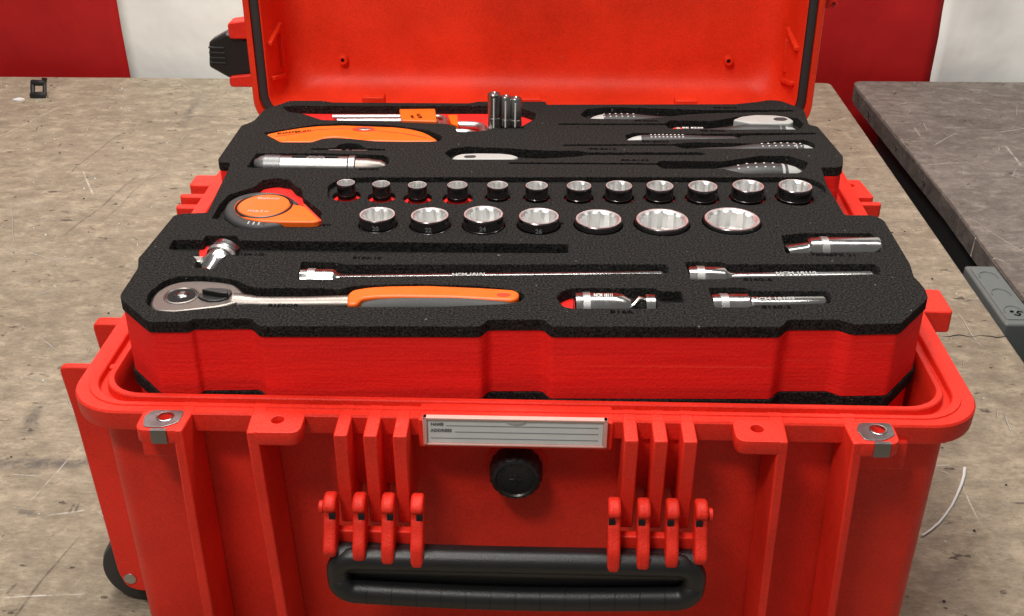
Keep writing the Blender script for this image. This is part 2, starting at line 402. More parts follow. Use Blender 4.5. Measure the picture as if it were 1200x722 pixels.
# worn side edging and its screws
G().hexa([(.6078, 1.43, -.033), (.6078, 1.43, -.004), (.6098, 1.43, -.004), (.6098, 1.43, -.033)],
         [(.6197, .91, -.033), (.6197, .91, -.004), (.6217, .91, -.004), (.6217, .91, -.033)]).hexa([(.6197, .9099, -.033), (.6197, .9099, -.004), (.6217, .9099, -.004), (.6217, .9099, -.033)],
         [(.6178, .60, -.033), (.6178, .60, -.004), (.6198, .60, -.004), (.6198, .60, -.033)]).build('edge_strip', M['edge_b'], tb)
for y in (1.33, 1.16, 1.01):
    x = .6078 + (1.43 - y) / .52 * .0119
    G().lathe((x + .002, y, -.018), (x - .002, y, -.018), [(0, .004), (.0028, .004), (.0035, .0032), (.0026, .0025), (.0015, .001)], 16).build('screw', M['dark_chrome'], tb)
# crack across the near end of the beige top
cr = G(); pts = []
for i in range(26):
    x = .41 + i * .154 / 25; pts.append((x, .503 + .0022 * math.sin(i * 1.3) + random.uniform(-.0012, .0012), .0002))
cr.tube(pts, [.0005 + .0003 * math.sin(i * .9) for i in range(26)], 6).build('crack', M['hole'], ta)

# striped sheet behind the benches
sh = thing('hanging_sheet', 'red and white striped wrinkled sheet hanging behind the workbenches', 'sheet')
def stripe(x0, x1, m, name):
    g = G(); nx, nz = 40, 60; vs = []; fs = []
    for j in range(nz + 1):
        z = -.88 + 2.4 * j / nz
        for i in range(nx + 1):
            x = x0 + (x1 - x0) * i / nx
            y = 1.505 + .004 * math.sin(x * 9 + z * 2) + .003 * math.sin(x * 23 - z * 5) + .003 * math.sin(z * 11 + x * 4)
            y += .0025 * math.sin(x * 41 + z * 31) * math.sin(z * 17 - x * 13) * (1.8 if x > .7 else .6)
            vs.append((x, y, z))
    for j in range(nz):
        for i in range(nx):
            a = j * (nx + 1) + i; fs.append((a, a + 1, a + nx + 2, a + nx + 1))
    o = g.add(vs, fs).build(name, m, sh, sharp=80)
    so = o.modifiers.new('cloth', 'SOLIDIFY'); so.thickness = .0012; so.offset = 1
for k, x0 in enumerate((-2.36, -1.5776, -.795, -.0125, .770, 1.5526)):
    stripe(x0, x0 + .7825, M['sheet_white'] if k % 2 == 0 else M['sheet_red'], 'white_stripe' if k % 2 == 0 else 'red_stripe')

# grey box in the gap between the benches
gb = thing('plastic_box', 'grey plastic box wedged in the gap between the two workbenches', 'box')
G().prism(smooth([(.5745, .535), (.5745, .690), (.6150, .690), (.6162, .535)], .004), -.10, -.001).build('body', M['greybox'], gb, bevel=.004, seg=4)
g = G().prism(rect(.5790, .6085, .545, .684, .004), -.0012, .0002).build('lid_panel', M['greybox'], gb, bevel=.0008)
for k, y in enumerate((.655, .608, .563)):
    pts = [(.5945 + .0115 * math.cos(a), y + .0145 * math.sin(a), .0006) for a in [R(-10 + 14 * i) for i in range(15)]]
    G().tube(pts, .0007, 6).build('embossed_arc', M['greybox'], gb)
text('•5', .019, M['ink'], 'marking', gb, (.595, .560, .0008), (0, 0, R(-35)))

# ------------------------------------------------------------------ the red case
case = thing('equipment_case', 'large open red hard plastic case on the beige workbench', 'case')
PIV = Matrix.Translation((0, .1, 0)) @ Matrix.Rotation(R(-.45), 4, 'Z') @ Matrix.Translation((0, -.1, 0))
case.matrix_world = PIV
CX, CY, HX, HY = 0.0010, .239, .3145, .273
def lp(ox, oy, z, r):
    return [(CX + x, CY + y, z) for x, y in rr(HX - ox, HY - oy, r, 10)]
prof = [(.036, .034, .016, .02), (.034, .032, .020, .024), (.0265, .0225, .232, .026), (.0250, .0212, .2452, .027), (.0243, .0207, .2464, .027), (.0210, .0175, .2464, .029), (.0200, .0168, .2455, .030),
        (.0195, .0163, .2400, .0305), (.0150, .0128, .2400, .032), (.0146, .0124, .2446, .032), (.0138, .0116, .2453, .033), (.0090, .0080, .2453, .035), (.0086, .0076, .2443, .035), (.0040, .0035, .2443, .037), (.0012, .0010, .2447, .038), (0, 0, .2432, .039), (.0004, .0004, .2310, .039), (.0008, .0008, .2294, .039), (.0020, .0020, .2287, .038),
        (.0165, .0175, .2287, .016), (.0180, .0195, .2272, .014), (.0200, .0225, .020, .014), (.024, .0265, .009, .014), (.034, .036, .0045, .014)]
g = G(); g.loft([lp(*p) for p in prof], True, True); g.build('base_shell', M['red'], case, sharp=28)

# ribs and lugs on the front
def rib(x0, x1, yt=-.0555, yb=-.046, x0b=None, x1b=None, z0=.012):
    x0b = x0 if x0b is None else x0b; x1b = x1 if x1b is None else x1b
    g = G(); g.hexa([(x0b, yb, z0), (x1b, yb, z0), (x1b + .004, -.012, z0), (x0b - .004, -.012, z0)], [(x0, yt, .2448), (x1, yt, .2448), (x1 + .002, -.02, .2448), (x0 - .002, -.02, .2448)])
    return g.build('rib', M['red'], case, bevel=.0012)
rA = rib(-.2285, -.2225, x0b=-.2335, x1b=-.2255); rB = rib(-.1795, -.1722, x0b=-.1765, x1b=-.1685)
rC = rib(.1700, .1770, x0b=.1770, x1b=.1825); rD = rib(.2190, .2255, x0b=.2275, x1b=.2325)
def lug(x0, x1, hx, name='lug', y0=-.0555):
    o = smooth([(x0, -.03), (x0, y0), (x1, y0), (x1, -.03)], .008, 5)
    vs, fs = plate(o, [circ(hx, -.0405, .0043, 24)], .2345, .2449, .0006)
    g = G().add(vs, fs)
    a = g.build(name, M['red'], case)
    G().lathe((hx, -.0405, .2350), (hx, -.0405, .2353), [(0, .0042), (.0003, .0042)], 20).build('hole_floor', M['red'], a)
    return a
lA = lug(-.2545, -.2225, -.2375); lB = lug(-.1795, -.1440, -.1615); lC = lug(.1435, .1770, .1590); lD = lug(.2190, .2500, .2385)
for l, x0, x1, hx in ((lA, -.2520, -.2265, -.2375), (lD, .2240, .2485, .2385)):
    vs, fs = plate(smooth([(x0 + .004, -.0325), (x0, -.040), (x0 + .003, -.0525), (x1 - .009, -.0525), (x1, -.046), (x1, -.0325)], .003, 3), [circ(hx, -.0405, .0058, 24)], .2447, .2457, .0002)
    p_ = G().add(vs, fs).box(hx - .0058, hx + .0048, -.0566, -.0535, .2349, .2455).build('metal_plate', M['aluminium'], case)
    G().lathe((hx, -.0405, .2400), (hx, -.0405, .2460), [(0, .0043), (0.0001, .0056), (.0058, .0056), (.006, .0050), (.006, .0044), (0.0002, .0043)], 24).build('eyelet', M['chrome'], p_)
G().box(-.2590, -.2300, -.0365, -.014, .209, .233).build('rib_block', M['red'], case, bevel=.0015)
G().box(.2300, .2620, -.0365, -.014, .210, .233).build('rib_block', M['red'], case, bevel=.0015)
G().box(-.0675, .0640, -.0365, -.012, .2215, .2444).build('label_boss', M['red'], case, bevel=.0012)
# handle support fins
for x0 in (-.1215, -.1018, -.0822, .0703, .0895, .1088):
    g = G(); pr_ = [(-.020, .2447), (-.0565, .2443), (-.0560, .2250), (-.0530, .1690), (-.0500, .1670), (-.012, .1700)]
    g.prism(pr_, x0, x0 + .0092, 'x'); g.build('handle_fin', M['red'], case, bevel=.0010)
# webs behind fins
for x0, x1 in ((-.1215, -.073), (.0703, .118)):
    G().box(x0 + .001, x1 - .001, -.030, -.012, .185, .2286).build('fin_web', M['red'], case, bevel=.001)

# label holder
lh = G(); 
x0, x1, z0, z1 = -.0640, .0600, .2255, .2480
yf = -.0385
for a in ((x0, x1, z1 - .0016, z1), (x0, x1, z0, z0 + .0014), (x0, x0 + .0028, z0, z1), (x1 - .0028, x1, z0, z1)):
    lh.box(a[0], a[1], yf - .0012, yf + .003, a[2], a[3])
lh = lh.build('label_holder', M['holder'], case, bevel=.0004)
G().box(x0 + .0030, x1 - .0030, yf + .0002, yf + .0010, z0 + .0016, z1 - .0018).build('card', M['card'], lh)
ro = (R(90), 0, 0)
cardp = lambda x, z: (x, yf - .0001, z)
text('NAME', .0031, M['greyink'], 'printed_text', lh, cardp(x0 + .0095, .2422), ro, width=.0085)
text('ADDRESS', .0031, M['greyink'], 'printed_text', lh, cardp(x0 + .0122, .2372), ro, width=.0145)
G().box(x0 + .0155, x1 - .006, yf - .0001, yf + .0001, .2410, .2413).build('ruled_line', M['greyink'], lh)
G().box(x0 + .0215, x1 - .006, yf - .0001, yf + .0001, .2360, .2363).build('ruled_line', M['greyink'], lh)
G().box(x0 + .005, x1 - .006, yf - .0001, yf + .0001, .2308, .2311).build('ruled_line', M['greyink'], lh)
G().prism([(-.0015 + .0072 * math.cos(R(a)), .2466 + .0034 * math.sin(R(a))) for a in range(180, 361, 15)], yf - .0006, yf + .0001, 'y').build('thumb_notch', M['grey'], lh)

# pressure valve
pv = G(); vx, vz = -.0017, .1915
pv = G().lathe((vx, -.010, vz), (vx, -.05, vz), [(0, .022), (.0052, .022), (.0062, .0212)], 36).build('valve_collar', M['red'], case)
k = G(); n = 72; lo = []
for d, rb in ((-.014, .0182), (-.0175, .0187), (-.0285, .0187), (-.0318, .0168), (-.0325, .0142), (-.0312, .0132), (-.0312, .006)):
    lo.append([(vx + (rb - (.0007 if (i % 4 in (0, 1)) and rb > .015 else 0)) * math.cos(2 * math.pi * i / n), d, vz + (rb - (.0007 if (i % 4 in (0, 1)) and rb > .015 else 0)) * math.sin(2 * math.pi * i / n)) for i in range(n)])
k = k.loft(lo).build('valve_cap', M['black'], case, sharp=30)
g = G()
for i in range(24):
    a = 2 * math.pi * i / 24
    if i in (4, 8, 16, 20): continue
    c, s_ = math.cos(a), math.sin(a)
    g.hexa([(vx + .0102 * c - .0003 * s_, -.0311, vz + .0102 * s_ + .0003 * c), (vx + .0102 * c + .0003 * s_, -.0311, vz + .0102 * s_ - .0003 * c), (vx + .0124 * c + .0003 * s_, -.0311, vz + .0124 * s_ - .0003 * c), (vx + .0124 * c - .0003 * s_, -.0311, vz + .0124 * s_ + .0003 * c)],
           [(vx + .0102 * c - .0003 * s_, -.0318, vz + .0102 * s_ + .0003 * c), (vx + .0102 * c + .0003 * s_, -.0318, vz + .0102 * s_ - .0003 * c), (vx + .0124 * c + .0003 * s_, -.0318, vz + .0124 * s_ - .0003 * c), (vx + .0124 * c - .0003 * s_, -.0318, vz + .0124 * s_ + .0003 * c)])
g.build('valve_marks', M['black'], k)
G().box(vx - .0045, vx + .0045, -.0322, -.031, vz - .001, vz + .001).box(vx - .001, vx + .001, -.0322, -.031, vz - .0045, vz + .0045).build('valve_cross', M['black'], k, bevel=.0003)

# handle
hd = G()
gx0, gx1 = -.1310, .1300
hd.loft([[(x, -.0690 + .0105 * math.cos(R(a)), zc + .0112 * math.sin(R(a))) for a in range(0, 360, 15)] for x, zc in
         [(gx0 + .006 + (gx1 - gx0 - .012) * i / 16, 0.1510 - .0015 * math.sin(math.pi * i / 16)) for i in range(17)]])
loop = []
raw = rr((gx1 - gx0) / 2 - .0085, .0135, .0115, 8, (gx0 + gx1) / 2, .1400)
den = []
for (ax, az), (bx, bz) in zip(raw, raw[1:] + raw[:1]):
    k_ = max(1, int(math.hypot(bx - ax, bz - az) / .012))
    den += [(ax + (bx - ax) * i / k_, az + (bz - az) * i / k_) for i in range(k_)]
for x, z in den: loop.append((x, -.0725 - .0020 * (z < .135), z - .0045 * math.cos((x) / (gx1 - gx0) * math.pi) * (z < .14)))
hd.tube(loop, .0086, 14, closed=True)
hd.box(gx0 + .012, gx1 - .012, -.070, -.061, .122, .150)
hd = hd.build('handle', M['handle'], case, sharp=60)
for i in range(13):
    x = gx0 + .028 + i * (gx1 - gx0 - .056) / 12
    zc = .1265 - .0045 * math.cos(x / (gx1 - gx0) * math.pi)
    ring = [(x, -.0745 + .0085 * math.cos(R(a)), zc + .0085 * math.sin(R(a))) for a in range(0, 360, 20)]
    G().tube(ring, .00045, 6, closed=True).build('grip_ring', M['handle'], hd)
def bracket(xs, side):
    br = G()
    br.box(min(xs) - .003, max(xs) + .003, -.064, -.0575, .1565, .1700)
    br = br.build('handle_bracket', M['red'], case, bevel=.001)
    for i, x in enumerate(xs):
        k_ = i if side < 0 else 3 - i
        zb = .1650 - .0032 * k_
        prof_ = [(-.052, .194), (-.0555, .1975), (-.0610, .1990), (-.0665, .1975), (-.0695, .194), (-.0700, .1915), (-.0685, .1890), (-.0685, .1855), (-.0705, .183), (-.0740, .176), (-.0800, .168), (-.0815, zb), (-.0800, zb - .005), (-.0765, zb - .006), (-.070, .158), (-.062, .162), (-.055, .178)]
        w = .0043
        G().prism(smooth(prof_, .004, 3), x - w, x + w, 'x').build('prong', M['red'], br, bevel=.0022, seg=3)
        G().box(x - .0020 + .0018 * side * -1, x + .0022 + .0018 * side * -1, -.0698, -.066, .1848, .1890).build('prong_slot', M['hole'], br)
    sx = min(xs) - .0043 if side < 0 else max(xs) + .0043
    G().lathe((sx - .004 * (side < 0), -.062, .189), (sx + .004 * (side > 0), -.062, .189), [(0, .003), (.0008, .0045), (.0032, .0045), (.004, .003)], 16).build('pivot_cap', M['red'], br)
    return br
bracket([-.1262, -.1064, -.0870, -.0672], -1)
bracket([.0656, .0854, .1046, .1238], 1)

# wheel housing, wheel and side lugs
def side_fin(y0, y1, xo, zb, hole=True):
    o = smooth([(-.290, .2425), (xo, .2425), (xo + .004, .20), (-.3255, .045), (-.321, .031), (-.312, .0265), (-.288, .0265)], .006, 4)
    g = G().prism(o, y0, y1, 'y'); return g.build('wheel_housing', M['red'], case, bevel=.0015)
f1 = side_fin(.0250, .0310, -.3365, .02); f2 = side_fin(.0880, .0990, -.3345, .02)
G().lathe((-.3165, .0248, .0400), (-.3165, .0240, .0400), [(0, .0052), (.0006, .0050)], 20).build('axle_end', M['satin'], f1)
wh = G().lathe((-.3120, .040, .0345), (-.3120, .080, .0345), [(0, .029), (.0015, .0330), (.006, .0345), (.034, .0345), (.0385, .0330), (.040, .029)], 40).build('wheel', M['rubber'], case)
G().lathe((-.3120, .0385, .0345), (-.3120, .040, .0345), [(0, .020), (.0015, .021)], 28).build('wheel_hub', M['black'], wh)
def sidelug(x0, x1, y0, y1, z0, z1): return G().prism(rect(min(x0, x1), max(x0, x1), y0, y1, .003), z0, z1).build('side_lug', M['red'], case, bevel=.0015)
# left
sidelug(-.335, -.302, .362, .388, .215, .2425)
sidelug(-.338, -.302, .338, .346, .225, .2405)
sidelug(-.338, -.302, .322, .331, .225, .2360)
# right
sidelug(.306, .3395, .128, .166, .2230, .2425)
vs, fs = plate(smooth([(.303, .352), (.332, .352), (.328, .396), (.303, .396)], .004, 3), [circ(.3155, .382, .0042, 20)], .232, .2425, .0006)
G().add(vs, fs).build('side_lug', M['red'], case)
sidelug(.306, .3365, .340, .3475, .2265, .2405)

# lid, standing open
lid = G()
LX, LZ, LHX, LHZ = -.0015, .508, .3055, .272
def ll(off, y, r): return [(LX + x, y, LZ + z) for x, z in rr(LHX - off, LHZ - off, r, 10)]
lprof = [(.060, .6250, .03), (.035, .6240, .04), (.022, .6200, .040), (.013, .6080, .036), (.007, .5480, .036), (.0005, .5470, .036), (0, .5460, .036), (0, .5320, .036), (.0008, .5305, .035), (.0068, .5300, .033), (.0072, .5345, .033), (.0172, .5345, .027), (.0176, .5302, .027), (.0190, .5305, .026),
         (.0198, .5400, .025), (.0215, .5650, .025), (.0235, .5860, .026), (.0250, .5940, .027), (.0285, .6020, .028), (.0335, .6085, .030), (.0410, .6125, .030), (.0500, .6138, .030), (.0600, .6140, .030)]
g = G(); g.loft([ll(*p) for p in lprof], True, True); lid = g.build('lid', M['lid'], case, sharp=50)
g = G(); g.loft([ll(.0078, .5345, .034), ll(.0078, .5322, .034), ll(.0095, .5312, .033), ll(.0145, .5312, .030), ll(.0164, .5322, .029), ll(.0164, .5345, .029)], False, False).build('gasket', M['rubber'], lid)
for (px, pz) in ((-0.2188,0.2942), (0.2216,0.2974)):
    G().lathe((px, .616, pz), (px, .60, pz), [(0, .0058), (.0085, .0052), (.0092, .0045), (.0092, .0024), (.006, .0022)], 24).build('screw_boss', M['lid'], lid)
    G().lathe((px, .6095, pz), (px, .60, pz), [(0, .0021), (.0004, .0021)], 12).build('boss_hole', M['hole'], lid)
for sx in (-1, 1):
    xw = LX + sx * (LHX - .0215)
    b = G()
    for z in (.291, .329):
        b.hexa([(xw + sx * .002, .541, z), (xw - sx * .003, .541, z), (xw - sx * .003, .541, z + .005), (xw + sx * .002, .541, z + .005)],
               [(xw - sx * .001, .585, z + .010 * (1 if z > .3 else -1)), (xw - sx * .0062, .585, z + .010 * (1 if z > .3 else -1)), (xw - sx * .0062, .585, z + .005 + .010 * (1 if z > .3 else -1)), (xw - sx * .001, .585, z + .005 + .010 * (1 if z > .3 else -1))])
    b.box(min(xw - sx * .0055, xw), max(xw - sx * .0055, xw), .578, .584, .294, .331)
    b.build('latch_socket', M['lid'], lid, bevel=.001)
for cx_ in (-.175, -.002, .168):
    G().box(cx_ - .012, cx_ + .012, .532, .550, LZ - LHZ + .0185, LZ - LHZ + .040).build('hinge_tab', M['lid'], lid, bevel=.0008)
# side latch on the left of the lid
lt = G(); 
out = [(-0.3126,0.3352), (-0.3333,0.3417), (-0.3534,0.3312), (-0.3566,0.3034), (-0.3358,0.2910), (-0.3154,0.2941)]
out = [out[0]] + out[1:]
pz_ = [p for p in out]
lt = G().prism([(p[0], p[1]) for p in pz_] + [(-.296, pz_[-1][1]), (-.296, pz_[0][1])], .548, .568, 'y').build('latch', M['black'], case, bevel=.003, seg=3)
for i in range(4):
    z = pz_[2][1] - .0055 - i * .0056
    G().tube([(pz_[2][0] - .0005, .5475, z), (pz_[2][0] + .017, .5475, z - .0004)], .0011, 8).build('latch_ridge', M['black'], lt)
for (a, b_) in (((-0.3291,0.3538), (-0.3078,0.3362)), ((-0.3345,0.2939), (-0.3110,0.2824))):
    z0_, z1_ = b_[1], a[1]
    G().prism(smooth([(a[0], z0_), (a[0], z1_), (-.298, z1_ + .004), (-.298, z0_)], .004, 4), .543, .565, 'y').build('lid_lug', M['red'], case, bevel=.0015)
# right hand lug with hole
vs, fs = plate(smooth([(.300, .374), (.319, .374), (.3205, .410), (.300, .410)], .004, 4), [circ(*(0.3161,0.3780), .0042, 20)], -.560, -.545, .0008)
G().add([(v[0], -v[2], v[1]) for v in vs], [f[::-1] for f in fs]).build('lid_lug', M['red'], case)
# hinge
G().lathe((-.25, .5185, .246), (.25, .5185, .246), [(0, .006), (.5, .006)], 16).build('hinge', M['red'], case)

# ------------------------------------------------------------------ foam trays
OUT = [(-0.2441,0.4509),(-0.2648,0.4242),(-0.2682,0.3892),(-0.2771,0.3770),(-0.2781,0.2883),(-0.2743,0.2822),(-0.2649,0.2814),(-0.2633,0.2684),(-0.2589,0.1887),(-0.2578,0.1734),(-0.2760,0.1713),(-0.2834,0.1678),(-0.2877,0.0964),(-0.2885,0.0906),(-0.2836,0.0739),(-0.2833,0.0329),(-0.2812,0.0267),(-0.2523,-0.0051),(-0.2252,-0.0045),(-0.2228,-0.0004),(-0.1836,0.0012),(-0.1761,-0.0091),(-0.0271,-0.0061),(-0.0223,0.0033),(0.0153,0.0042),(0.0204,-0.0050),(0.1744,-0.0019),(0.1814,0.0081),(0.2161,0.0090),(0.2238,0.0028),(0.2563,0.0047),(0.2853,0.0415),(0.2869,0.0529),(0.2860,0.0646),(0.2843,0.0739),(0.2872,0.0931),(0.2880,0.1716),(0.2823,0.1813),(0.2589,0.1808),(0.2578,0.2460),(0.2605,0.2691),(0.2612,0.2829),(0.2771,0.2833),(0.2822,0.2894),(0.2869,0.3101),(0.2801,0.3879),(0.2728,0.3925),(0.2767,0.4372),(0.2583,0.4629),(0.2456,0.4652),(0.2360,0.4597),(0.2178,0.4539),(0.2087,0.4511),(0.0180,0.4452),(0.0180,0.4545),(-0.0518,0.4528),(-0.0602,0.4473),(-0.1996,0.4466),(-0.2109,0.4516)]
ZT = .300
trench = smooth([(-0.1693,0.2321),(-0.1600,0.2474),(-0.1382,0.2508),(0.2290,0.2596),(0.2436,0.2590),(0.2527,0.2497),(0.2562,0.2386),(0.2526,0.2221),(0.2397,0.2041),(0.2200,0.1933),(0.1719,0.1973),(-0.1370,0.1899),(-0.1548,0.1912),(-0.1652,0.2067)], .006, 5)
HPOLY = {
 'hex': [(-0.2483,0.4323),(-0.2361,0.4365),(-0.2091,0.4359),(-0.1288,0.4378),(-0.0399,0.4399),(-0.0052,0.4317),(0.0077,0.4193),(0.0070,0.4031),(0.0029,0.3964),(-0.0061,0.3811),(-0.0299,0.3793),(-0.0378,0.3697),(-0.0499,0.3671),(-0.0611,0.3633),(-0.0677,0.3643),(-0.0696,0.3795),(-0.0792,0.3865),(-0.0900,0.3874),(-0.1490,0.3928),(-0.2017,0.3947),(-0.2228,0.4113),(-0.2393,0.4172)],
 'knife': [(-0.2521,0.3576),(-0.2050,0.3823),(-0.1797,0.3858),(-0.1310,0.3816),(-0.1197,0.3772),(-0.0941,0.3672),(-0.0807,0.3525),(-0.0814,0.3406),(-0.0886,0.3380),(-0.1154,0.3371),(-0.1419,0.3378),(-0.1672,0.3441),(-0.1832,0.3453),(-0.1929,0.3428),(-0.2013,0.3337),(-0.2300,0.3330)],
 'pen': [(-0.2465,0.3047),(-0.1886,0.3061),(-0.1297,0.3033),(-0.1246,0.2961),(-0.1231,0.2838),(-0.1277,0.2746),(-0.1485,0.2711),(-0.1558,0.2689),(-0.2316,0.2691),(-0.2479,0.2707)],
 'tape': [(-0.2514,0.1620),(-0.2519,0.1889),(-0.2492,0.2101),(-0.2313,0.2269),(-0.2272,0.2420),(-0.2164,0.2470),(-0.2036,0.2426),(-0.1967,0.2296),(-0.1906,0.2242),(-0.1848,0.2045),(-0.1652,0.1773),(-0.1635,0.1592),(-0.2000,0.1534),(-0.2054,0.1469),(-0.2169,0.1434),(-0.2284,0.1463),(-0.2414,0.1606)],
 'tee': [(-0.2710,0.1220),(-0.2480,0.1225),(-0.2480,0.1302),(-0.2234,0.1308),(-0.2200,0.1223),(-0.0878,0.1218),(0.0343,0.1217),(0.0340,0.1063),(-0.1504,0.1018),(-0.2163,0.1010),(-0.2170,0.0981),(-0.2260,0.0979),(-0.2276,0.0738),(-0.2428,0.0762),(-0.2436,0.0888),(-0.2525,0.1001),(-0.2705,0.1063)],
 'ext': [(-0.1652,0.0872),(-0.1382,0.0863),(-0.1314,0.0831),(0.1058,0.0894),(0.1077,0.0832),(0.1063,0.0750),(-0.1328,0.0639),(-0.1358,0.0594),(-0.1628,0.0594)],
 'ratchet': [(-0.2622,0.0234),(-0.2642,0.0359),(-0.2594,0.0529),(-0.2496,0.0619),(-0.2297,0.0622),(-0.2066,0.0568),(-0.1966,0.0482),(-0.1878,0.0448),(-0.1484,0.0460),(-0.1298,0.0442),(-0.1211,0.0496),(-0.0766,0.0540),(-0.0299,0.0518),(-0.0075,0.0472),(0.0021,0.0397),(0.0010,0.0334),(-0.0025,0.0278),(-0.0108,0.0257),(-0.0555,0.0206),(-0.1003,0.0189),(-0.1205,0.0188),(-0.1905,0.0214),(-0.2039,0.0179),(-0.2208,0.0140),(-0.2390,0.0093),(-0.2520,0.0108),(-0.2585,0.0173)],
 'uj': [(0.0243,0.0352),(0.0271,0.0436),(0.0348,0.0501),(0.0941,0.0515),(0.0988,0.0471),(0.1131,0.0468),(0.1128,0.0311),(0.0972,0.0292),(0.0936,0.0215),(0.0365,0.0198),(0.0289,0.0230)],
 'mid': [(0.1208,0.0939),(0.1477,0.0940),(0.1520,0.0904),(0.2609,0.0933),(0.2633,0.0856),(0.2599,0.0773),(0.2107,0.0728),(0.1509,0.0693),(0.1468,0.0666),(0.1215,0.0659)],
 'short': [(0.1328,0.0531),(0.1587,0.0537),(0.1645,0.0487),(0.2163,0.0499),(0.2183,0.0428),(0.2148,0.0323),(0.1603,0.0280),(0.1575,0.0248),(0.1339,0.0243)],
 'plug': [(0.2009,0.1416),(0.2184,0.1460),(0.2718,0.1473),(0.2736,0.1373),(0.2710,0.1134),(0.1985,0.1102)],
 's1': [(0.0518,0.4166),(0.0587,0.4332),(0.0848,0.4403),(0.1317,0.4363),(0.1805,0.4328),(0.2662,0.4356),(0.2652,0.4305),(0.1810,0.4234),(0.1533,0.4178),(0.1358,0.4111),(0.1033,0.4035),(0.0578,0.4048)],
 's2': [(0.0295,0.3903),(0.1341,0.3928),(0.1382,0.4014),(0.1807,0.4011),(0.2165,0.4180),(0.2462,0.4192),(0.2655,0.4100),(0.2683,0.3948),(0.2611,0.3792),(0.2308,0.3785),(0.1979,0.3770),(0.1368,0.3783),(0.1336,0.3877),(0.0294,0.3860)],
 's3': [(0.0926,0.3590),(0.1007,0.3661),(0.1476,0.3642),(0.1982,0.3672),(0.2757,0.3707),(0.2747,0.3661),(0.2036,0.3605),(0.1978,0.3535),(0.0938,0.3461)],
 's4': [(0.0336,0.3340),(0.1368,0.3376),(0.1532,0.3424),(0.2125,0.3405),(0.2337,0.3488),(0.2600,0.3510),(0.2681,0.3418),(0.2656,0.3298),(0.2064,0.3273),(0.1436,0.3262),(0.1364,0.3330),(0.0335,0.3297)],
 's5': [(-0.0750,0.3098),(-0.0688,0.3218),(-0.0549,0.3264),(-0.0216,0.3233),(0.0177,0.3174),(0.0490,0.3181),(0.0547,0.3140),(0.1597,0.3169),(0.1639,0.3134),(0.1589,0.3102),(0.0565,0.3077),(0.0447,0.3032),(0.0177,0.2984),(-0.0077,0.2947),(-0.0669,0.2937)],
 's6': [(-0.0160,0.2884),(0.1168,0.2895),(0.1204,0.2953),(0.1765,0.2950),(0.2113,0.3093),(0.2384,0.3100),(0.2527,0.2948),(0.2456,0.2766),(0.2382,0.2689),(0.1909,0.2670),(0.1738,0.2778),(0.1210,0.2765),(0.1165,0.2855),(-0.0159,0.2843)],
 'blade': [(-0.1993,0.3180),(-0.1767,0.3196),(-0.1755,0.3268),(-0.1699,0.3322),(-0.1604,0.3325),(-0.1531,0.3263),(-0.1491,0.3196),(-0.1300,0.3184),(-0.1295,0.3141),(-0.1546,0.3143),(-0.1987,0.3146)],
}
SOCK1 = [(-0.1516,0.2215,0.0078,0.307),(-0.1216,0.2197,0.0077,0.307),(-0.0909,0.2182,0.0081,0.307),(-0.0572,0.2190,0.0088,0.307),(-0.0235,0.2221,0.0090,0.306),(0.0095,0.2217,0.0097,0.306),(0.0451,0.2221,0.0107,0.306),(0.0787,0.2230,0.0115,0.306),(0.1132,0.2238,0.0117,0.306),(0.1492,0.2237,0.0126,0.306),(0.1875,0.2256,0.0136,0.306),(0.2271,0.2265,0.0144,0.306)]
SOCK2 = [(-0.1163,0.1537,0.0145,0.309),(-0.0747,0.1530,0.0153,0.309),(-0.0323,0.1542,0.0160,0.310),(0.0115,0.1556,0.0163,0.308),(0.0588,0.1580,0.0187,0.305),(0.1094,0.1602,0.0214,0.304),(0.1655,0.1649,0.0226,0.303)]

tray = thing('foam_tray', 'upper red foam tray with black top holding the tools', 'foam tray')
holes = [smooth(p, .0018, 3) for p in HPOLY.values()]
r1 = [circ(x, y - .001, r + (.0042 if i < 4 else .0018)) for i, (x, y, r, z) in enumerate(SOCK1)]
r2 = [circ(x, y, r + .0012) for (x, y, r, z) in SOCK2]
OUTS = smooth(OUT, .003, 4)
g = G()
vs, fs = plate(OUTS, holes + [trench] + r2, ZT - .0048, ZT, .0005); g.add(vs, fs)
vs, fs = plate(OUTS, holes + r1 + r2, ZT - .0086, ZT - .0048, .0001); g.add(vs, fs)
for k_, p in HPOLY.items():
    if k_ in ('hex', 'tape', 's6'): continue
    vs, fs = plate(smooth(p, .0018, 3), [], ZT - .0084, ZT - .0080, .0001)
    g.add([(x, y, z) for x, y, z in vs], fs) if k_ not in ('uj', 'tee') else None
g.add(*plate(smooth([(0.0368,0.0599),(0.1192,0.0619),(0.1159,0.0324),(0.0957,0.0320),(0.0917,0.0137),(0.0357,0.0123)], .001), [], ZT - .0084, ZT - .0080, .0001))
g.add(*plate(smooth([(-0.2483,0.1395),(0.0576,0.1469),(0.0557,0.1003),(-0.2249,0.0936),(-0.2184,0.0672),(-0.2322,0.0669)], .001), [], ZT - .0084, ZT - .0080, .0001))
g.add(*plate(smooth([(-0.2543,0.1521),(-0.2603,0.2027),(-0.2485,0.2283),(-0.2319,0.2362),(-0.2115,0.1436)], .001), [], ZT - .0084, ZT - .0080, .0001))
g.add(*plate(smooth([(-0.0208,0.2965),(0.1762,0.3012),(0.2597,0.3200),(0.2505,0.2747),(0.1916,0.2713),(0.1736,0.2818),(-0.0201,0.2742)], .001), [], ZT - .0084, ZT - .0080, .0001))
g.add(*plate(smooth([(-0.2770,0.1264),(-0.2531,0.1270),(-0.2480,0.1076),(-0.2714,0.1070)], .001), [], ZT - .0084, ZT - .0080, .0001))
g.build('foam_top', M['foam'], tray, sharp=20)
